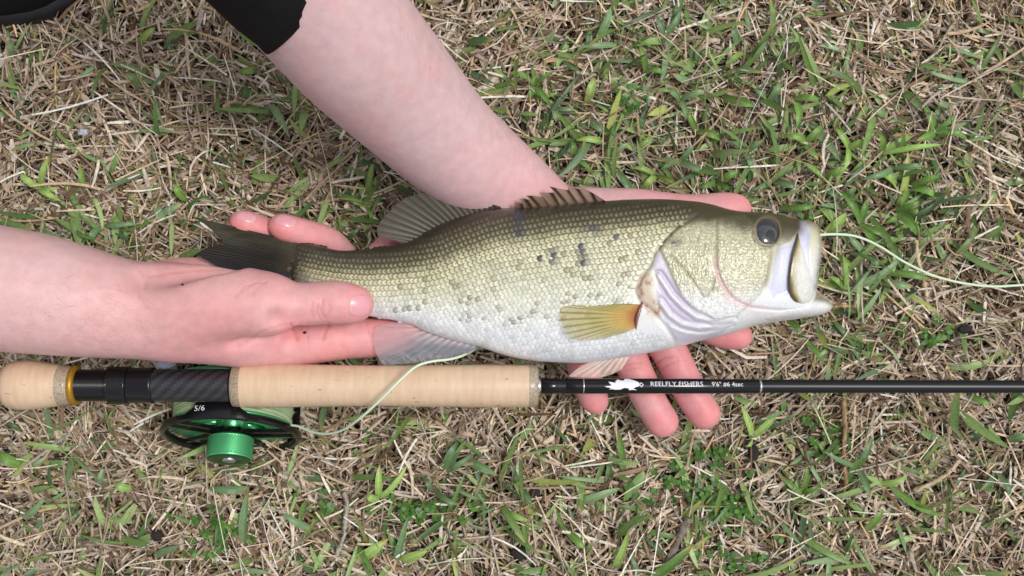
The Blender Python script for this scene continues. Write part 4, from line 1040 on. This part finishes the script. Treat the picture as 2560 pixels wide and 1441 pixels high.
V, F = lathe([(1413, 18), (1415, 19.5), (1440, 19.6), (1640, 19.2), (1896, 18.6), (1898, 17)]); wrap = mk('glossy_winding', V, F, M['gloss'], rod)
for x0, x1, r in ((1456.5, 1460, 19.9), (1896, 1902, 18.9)):
    V, F = lathe([(x0, 17), (x0 + .3, r), (x1 - .3, r), (x1, 17)]); mk('silver_trim_band', V, F, M['silver'], rod)
def text_mesh(body):
    cu = bpy.data.curves.new('t', 'FONT'); cu.body = body; cu.size = 1.0; cu.resolution_u = 4
    ob = bpy.data.objects.new('t', cu); COL.objects.link(ob)
    bpy.context.view_layer.update()
    me = bpy.data.meshes.new_from_object(ob.evaluated_get(bpy.context.evaluated_depsgraph_get()))
    bpy.data.objects.remove(ob)
    bm = bmesh.new(); bm.from_mesh(me); bmesh.ops.triangulate(bm, faces=bm.faces[:])
    bmesh.ops.subdivide_edges(bm, edges=bm.edges[:], cuts=3, use_grid_fill=True)
    bm.verts.index_update()
    V = np.array([v.co[:] for v in bm.verts]); F = [tuple(v.index for v in f.verts) for f in bm.faces]
    bm.free(); bpy.data.meshes.remove(me)
    return V, F
def on_rod(px, py, rpx):            # flat print wrapped round the rod: photograph pixel -> point on the rod's skin
    out = []
    for x, y in zip(px, py):
        s = s_of(x); yc = 963.5 + 3.5 * (x - 10) / 2550
        off = (y - yc - .0) / rpx
        a = math.pi / 2 + math.asin(max(-.98, min(.98, off))) * -1
        p = RA + AX * s + rpx * KR * (math.sin(a) * WW + math.cos(a) * UU)
        out.append(p)
    return np.array(out)
for txt, x0, x1, y0, y1 in (('REELFLY FISHERS', 1624, 1754, 953.2, 964.2), ('9\'6" #6 4sec', 1776, 1853, 953.6, 964.6)):
    V, F = text_mesh(txt)
    cap = V[:, 1].max(); V[:, 0] = x0 + (V[:, 0] - V[:, 0].min()) / np.ptp(V[:, 0]) * (x1 - x0); V[:, 1] = y1 - np.maximum(V[:, 1], -.05) / cap * (y1 - y0)
    mk('lettering', on_rod(V[:, 0], V[:, 1], 20.1), F, M['white'], wrap, smoothed=False)
LOGO = Z6([(715, 513), (745, 511), (772, 508), (757, 493), (746, 478), (775, 482), (806, 488), (800, 475), (822, 462), (845, 470), (868, 470), (876, 458), (905, 458), (945, 468), (980, 482), (990, 498), (985, 512), (955, 521), (940, 530), (968, 545), (935, 542), (905, 545), (903, 530), (868, 526), (840, 540), (800, 541), (772, 536), (750, 541), (766, 527), (735, 522)])
def flatpoly(pts):
    bm = bmesh.new(); f = bm.faces.new([bm.verts.new((x, -y, 0)) for x, y in pts]); bmesh.ops.triangulate(bm, faces=[f]); bmesh.ops.subdivide_edges(bm, edges=bm.edges[:], cuts=3, use_grid_fill=True)
    bm.verts.index_update(); V = np.array([v.co[:] for v in bm.verts]); F = [tuple(v.index for v in q.verts) for q in bm.faces]; bm.free(); return V, F
V, F = flatpoly(LOGO); mk('feather_emblem', on_rod(V[:, 0], -V[:, 1], 20.1), F, M['white'], wrap, smoothed=False)
ring = Z6([(990, 487), (1003, 485), (1019, 500), (1005, 520), (992, 514)]); ri = [(np.mean([p[0] for p in ring]) * .42 + p[0] * .58, np.mean([p[1] for p in ring]) * .42 + p[1] * .58) for p in ring]
q = np.array(ring + ri); mk('feather_emblem', on_rod(q[:, 0], q[:, 1], 20.3), [(i, (i + 1) % 5, 5 + (i + 1) % 5, 5 + i) for i in range(5)], M['white'], wrap, smoothed=False)

# reel hanging under the seat: local axes X (along rod), N (spool axis, towards the picture's bottom), R (away from the rod)
AL = math.radians(23)
RN = np.array([0, -math.cos(AL), math.sin(AL)]); RR = np.array([0, -math.sin(AL), -math.cos(AL)]); RX = np.array([1.0, 0, 0])
RC = (RA + AX * s_of(534)) + RR * .0525
def LP(x, n_, r): return RC + np.asarray(x)[..., None] * RX + np.asarray(n_)[..., None] * RN + np.asarray(r)[..., None] * RR
def rlathe(prof, ns=72, disp=None):          # prof: (n, radius) in mm about the spool axis
    pr = np.array(prof, float) / 1000; th = np.linspace(0, 2 * np.pi, ns, endpoint=False)[None]
    nn = pr[:, 0:1] + 0 * th; ra = pr[:, 1:2] + 0 * th
    if disp is not None: ra = ra + disp(nn, th)
    return LP(ra * np.cos(th), nn, ra * np.sin(th)).reshape(-1, 3), grid_faces(len(prof), ns, True)
def rbox(x0, x1, n0, n1, r0, r1, rot=0.0):
    c = np.array([[x, n_, r] for x in (x0, x1) for n_ in (n0, n1) for r in (r0, r1)], float) / 1000
    ca, sa = math.cos(rot), math.sin(rot)
    X, R = c[:, 0] * ca - c[:, 2] * sa, c[:, 0] * sa + c[:, 2] * ca
    return LP(X, c[:, 1], R), [(0, 1, 3, 2), (4, 6, 7, 5), (0, 4, 5, 1), (2, 3, 7, 6), (0, 2, 6, 4), (1, 5, 7, 3)]
bag = Bag()                                   # frame: front and back rings, hub plate, spokes, pillars, bridge
bag.add(*rlathe([(12.5, 39), (12.5, 42), (13.3, 43), (15.6, 43), (16.6, 42), (17, 40.8), (16.6, 39.6), (15, 38.8), (12.5, 39)]))
bag.add(*rlathe([(13, .1), (13, 12), (15.5, 12), (16, 11), (16, .1)], 40))
for k in range(5):
    a = math.radians(90 + 72 * k + 36)
    for off in (-5.0, 5.0):
        bag.add(*rbox(off - 1.2, off + 1.2, 12.8, 15.2, 9, 40, a))
for k in (0, 1, 2):
    a = math.radians(55 + 125 * k)
    if k: bag.add(*rbox(-6, 6, -13, 13, 40, 42.2, a))
# bridge to the foot: narrow under the seat, flaring into the front ring
nn = np.linspace(-14, 16.4, 24); hw = np.interp(nn, [-14, -4, 5, 10, 13.5, 16.4], [12, 11, 11.5, 14, 20, 25]); xx = np.linspace(-1, 1, 13)
Xb = (hw[:, None] * xx[None]) / 1000
rad = np.interp(nn, [-14, 16.4], [42.9, 42.9])[:, None] / 1000
Rt = -np.sqrt(np.maximum(rad ** 2 - Xb ** 2, .0005)) - .0004 * (1 - smooth(.85, 1., np.abs(xx))[None])
reel = mk('reel', *bag.get(), M['black'], rod, smoothed=False, label='black and green reel with pale green line under the rod')
bag = Bag(); bag.add(LP(Xb, nn[:, None] / 1000 + 0 * Xb, Rt), [tuple(f) for f in grid_faces(24, 13)])
bag.add(LP(Xb, nn[:, None] / 1000 + 0 * Xb, Rt + .0022), [tuple(f[::-1]) for f in grid_faces(24, 13)])
mk('frame_bridge', *bag.get(), M['black'], reel)
ft = spline([(-34, -43.6), (-20, -43.8), (0, -43.9), (20, -43.8), (34, -43.6)], 12)
bag = Bag(); bag.add(*rbox(-36, 36, -4.2, 4.2, -44.6, -42.9)); bag.add(*rbox(-9, 9, -5, 6, -44, -41)); mk('reel_foot', *bag.get(), M['black'], reel, smoothed=False)
V, F = rlathe([(-12.5, 39), (-12.5, 42.6), (-13.5, 43.4), (-15.2, 43.4), (-16, 42.6), (-16, 39), (-12.5, 39)]); mk('back_rim', V, F, M['greenmetal'], reel)
V, F = rlathe([(-15.4, .1), (-15.4, 38.8), (-13, 38.8)]); mk('back_plate', V, F, M['black'], reel)
bag = Bag(); bag.add(*rlathe([(-12, 23), (12, 23)])); bag.add(*rlathe([(-12, 23), (-12.6, 38.4), (-11.4, 38.6), (-11, 30), (-11, 23)])); bag.add(*rlathe([(9.4, 23), (9.4, 37.6), (10.2, 38.6), (11.2, 38.4), (11, 31), (11, 28), (10.4, 23)]))
bag.add(*rlathe([(11.5, 9), (4, 10), (4, 23)], 48)); bag.add(*rlathe([(-11, 6), (12.9, 6)], 32))
for k in range(6): bag.add(*rbox(-2, 2, 3.5, 8, 8, 23.5, math.radians(60 * k + 20)))
mk('spool', *bag.get(), M['greenmetal'], reel)
bag = Bag(); bag.add(*rlathe([(-10.8, 34.2), (9.2, 34.2)]))
th = np.linspace(0, 2 * np.pi, 61)
for k in range(74):
    n0 = rnd.uniform(-9.8, 8.2); tl = rnd.choice((-1, 1)) * rnd.uniform(.4, 3.8); r0 = 34.3 + rnd.uniform(0, 1.7); ph = rnd.random() * 6.28
    q = LP(r0 / 1000 * np.cos(th), np.clip(n0 + tl * np.sin(th + ph), -10.2, 8.8) / 1000, r0 / 1000 * np.sin(th))
    bag.add(*tube(q, .00062, 6, False))
mk('wound_line', *bag.get(), M['line'], reel)
pr = [(16, 11.5), (17, 13.2), (17.6, 14)] + [(17.6 + k * .42, 14.1) for k in range(1, 29)] + [(30, 14), (30.6, 13.4)]
V, F = rlathe(pr, 200, lambda n_, th: np.where((n_ > .0177) & (n_ < .0298), -.0005 * np.minimum(np.abs(np.sin(th * 25 + n_ * 1300)), np.abs(np.sin(th * 25 - n_ * 1300))) ** .6, 0)); knob = mk('drag_knob', V, F, M['greenmetal'], reel)
V, F = rlathe([(30.6, 13.5), (30.9, 13), (30.9, 4.6), (30.2, 4.2)]); mk('knob_face', V, F, M['greendark'], reel)
V, F = rlathe([(30.2, 4.3), (31.2, 4.2), (31.9, 3.6), (32.1, 2.2), (31.8, .1)], 32); mk('screw', V, F, M['silver'], reel)
hc = np.array([-18., 0, -24.]); q = [LP(*(np.array([hc[0], n_, hc[2]]) / 1000)) for n_ in (-15, -17, -18, -27, -35, -37.5)]
V, F = tube(np.array(q), np.array([2.2, 2.4, 4.6, 5.4, 5.6, 4.2]) / 1000, 20); mk('crank_handle', V, F, M['black'], reel)
V, F = text_mesh('5/6'); w_ = np.ptp(V[:, 0]); h_ = np.ptp(V[:, 1]); V[:, 0] -= V[:, 0].min() + w_ / 2; V[:, 1] -= V[:, 1].min() + h_ / 2
xx_, nn_ = (-9.6 + V[:, 0] / w_ * 6.4), (10.6 - V[:, 1] / h_ * 3.2)
mk('size_marking', LP(xx_ / 1000, nn_ / 1000, -np.sqrt(.0429 ** 2 - (xx_ / 1000) ** 2) - .0007), F, M['white'], reel, smoothed=False)

# ------------------------------------------------------------------ loose line, leader, shoe, twigs, clods
V, F = tube(spline([P(676, 1056, .050), P(712, 1062, .052), P(745, 1066, .056), P(778, 1079, .062), P(815, 1085, .070), P(855, 1076, .080), P(900, 1046, .094), P(950, 1001, .1005), P(1000, 951, .1005), P(1040, 917, .095), P(1080, 904, .089), P(1122, 899, .083), P(1160, 888, .078), P(1210, 862, .046)], 120), .00075, 10)
tag(mk('fly_line', V, F, M['linelt']), 'loose pale green line looping from the reel over the cork grip', 'fishing line')
V, F = tube(spline([P(2010, 600, .079), P(2052, 588, .0785), P(2110, 587, .076), P(2155, 596, .070), P(2205, 620, .060), P(2260, 655, .050), P(2330, 688, .042), P(2400, 707, .036), P(2470, 716, .032), P(2525, 715, .030), P(2600, 706, .026), P(2800, 660, .018), P(3000, 640, .016)], 120), .00078, 10)
tag(mk('fly_line', V, F, M['linelt']), 'pale green line running from the fish mouth across the grass', 'fishing line')
V, F = tube(spline([P(2000, -30, .022), P(1978, 40, .022), P(1962, 110, .023), P(1925, 190, .024), P(1890, 260, .022), P(1865, 320, .022), P(1845, 400, .021), P(1835, 470, .018)], 60), .00016, 6)
tag(mk('leader', V, F, M['nylon']), 'hair thin clear leader lying on the green grass', 'fishing line')

# shoe: toe of a black shoe with a rubber welt, entering over the turf
def shoe_outline(y): return np.interp(y, [0, .008, .02, .045, .075, .12, .22, .45, .7, .9, 1], [.0, .30, .52, .76, .92, 1.04, 1.1, .98, .78, .8, .3])
shoe = thing('shoe', P(40, -150, .0), 'toe of a black shoe with a rounded rubber sole edge', 'shoe')
def shoe_ring(z, grow, inset=0.0, n=40):
    y = np.r_[0, np.linspace(.003, .07, 12), np.linspace(.08, .97, 22), 1.0]
    w = shoe_outline(y) * (.054 + grow); Lh = .285 + grow * 2
    tip = P(30, 67, .012)[()]
    ys = tip[1] - grow + y * Lh
    right = np.stack([tip[0] + w, ys, 0 * y + z], -1); left = np.stack([tip[0] - w, ys, 0 * y + z], -1)[::-1]
    return np.vstack([right, left[1:-1]])
R_ = [shoe_ring(.004, -.003), shoe_ring(.006, 0), shoe_ring(.020, .0005), shoe_ring(.0235, -.0005), shoe_ring(.0245, -.004)]
Vs = np.array(R_); mk('sole', Vs, grid_faces(5, Vs.shape[1], True), M['rubber'], shoe)
R_ = [shoe_ring(.023, -.004), shoe_ring(.033, -.0055), shoe_ring(.045, -.011), shoe_ring(.053, -.020), shoe_ring(.057, -.032), shoe_ring(.058, -.046)]
Vs = np.array(R_); fh = np.arange(Vs.shape[1]); Vs[:, :, 2] += np.clip((Vs[:, :, 1] - Vs[0, 0, 1] - .10), 0, .2) * np.linspace(0, .5, 6)[:, None]
mk('upper', Vs, grid_faces(6, Vs.shape[1], True), M['cloth'], shoe)

def twig(name, pts, r, material, label, cat):
    q = spline([P(*p) for p in pts], 24); rad = np.array([PX(r, .01) * (1 - .25 * t + .12 * math.sin(9 * t)) for t in np.linspace(0, 1, 24)])
    V, F = tube(q, rad, 10); V = V + .0004 * rng.normal(size=V.shape)
    tag(mk(name, V, F, material), label, cat)
twig('twig', [(1640, 1470, .010), (1664, 1420, .012), (1690, 1365, .012), (1705, 1330, .014), (1720, 1295, .016)], 11, M['twig'], 'thick grey brown twig leaning beside the clover', 'twig')
twig('grass_stalk', [(2108, 1000, .016), (2112, 1060, .017), (2110, 1130, .016), (2116, 1218, .014)], 5.5, M['stalk'], 'straight brown dry stalk lying across the turf below the rod', 'stalk')
twig('pale_twig', [(2284, 1228, .015), (2330, 1208, .017), (2365, 1188, .018), (2400, 1152, .017)], 6, M['straw'] if False else mat('bleached_twig', S(188, 168, 140), rough=.7, cnoise=.2, cscale=300), 'crooked bleached twig on the bare patch of turf', 'twig')
twig('bent_stem', [(2290, 602, .016), (2294, 640, .018), (2306, 690, .018), (2318, 742, .015)], 5, mat('bleached_stem', S(204, 180, 146), rough=.6, cnoise=.2, cscale=300), 'long flat bleached stem crossing under the loose line', 'grass stem')
twig('bent_stem', [(860, 1232, .014), (868, 1262, .018), (864, 1300, .018), (858, 1345, .017), (840, 1392, .014)], 5, mat('grey_stem', S(168, 158, 146), rough=.7, cnoise=.2, cscale=300), 'crooked grey dry stem among the clover and leaves', 'grass stem')
def clod(px, py, rx, ry, z, label, mt='clod', name='soil_clod', cat='soil clod', rough=.35):
    u = np.linspace(0, np.pi, 14)[:, None]; v = np.linspace(0, 2 * np.pi, 22, endpoint=False)[None]
    k = 1 + rough * (fbm(3 * np.cos(v) * np.sin(u) + px, 3 * np.sin(v) * np.sin(u) + 3 * np.cos(u) + py) - .5) * 2
    X = PX(rx, z) * np.sin(u) * np.cos(v) * k; Y = PX(ry, z) * np.sin(u) * np.sin(v) * k; Z = PX(min(rx, ry), z) * .6 * np.cos(u) * k
    V = np.stack([X, Y, Z + 0 * X], -1) + P(px, py, z)
    tag(mk(name, V, grid_faces(14, 22, True), M[mt]), label, cat)
clod(2412, 822, 17, 11, .015, 'small dark clod of soil on the turf right of the fish jaw')
clod(2432, 842, 30, 12, .011, 'wide dark clod of crumbled soil right of the fish jaw')
clod(1884, 1132, 14, 20, .014, 'dark soil clod at the foot of a green shoot below the fingers')
clod(392, 1340, 17, 14, .013, 'dark round soil clod in straw below the reel')
clod(1300, 1385, 22, 18, .012, 'black crumbly soil clod among green leaves')
clod(1335, 1230, 16, 12, .012, 'dark crumbly soil clod beside pale straw')
clod(414, 911, 24, 11, .030, 'pale lavender scrap between the rod and the forearm', 'scrap', 'pale_scrap', 'scrap', .5)
clod(208, 332, 13, 9, .014, 'small pale lavender scrap on the straw beyond the wrist', 'scrap', 'pale_scrap', 'scrap', .5)
# specks of dirt stuck to the hand
for x, y, s_, lb in ((762, 832, 4.5, 'dark speck of dirt stuck at the base of the index finger'), (456, 712, 3.4, 'dark speck of dirt stuck on the thumb mound')):
    p = P(x, y, .15)[()]
    for _ in range(80):
        f = float(FA.at(p[None])[0]); ray = np.array([0, 0, HC]) - p; ray /= np.linalg.norm(ray)
        if f < .0003: break
        p = p - ray * max(f * .8, .0002)
    clod(x, y, s_, s_ * .8, p[2], lb, 'clod', 'dirt_speck', 'dirt', .4)
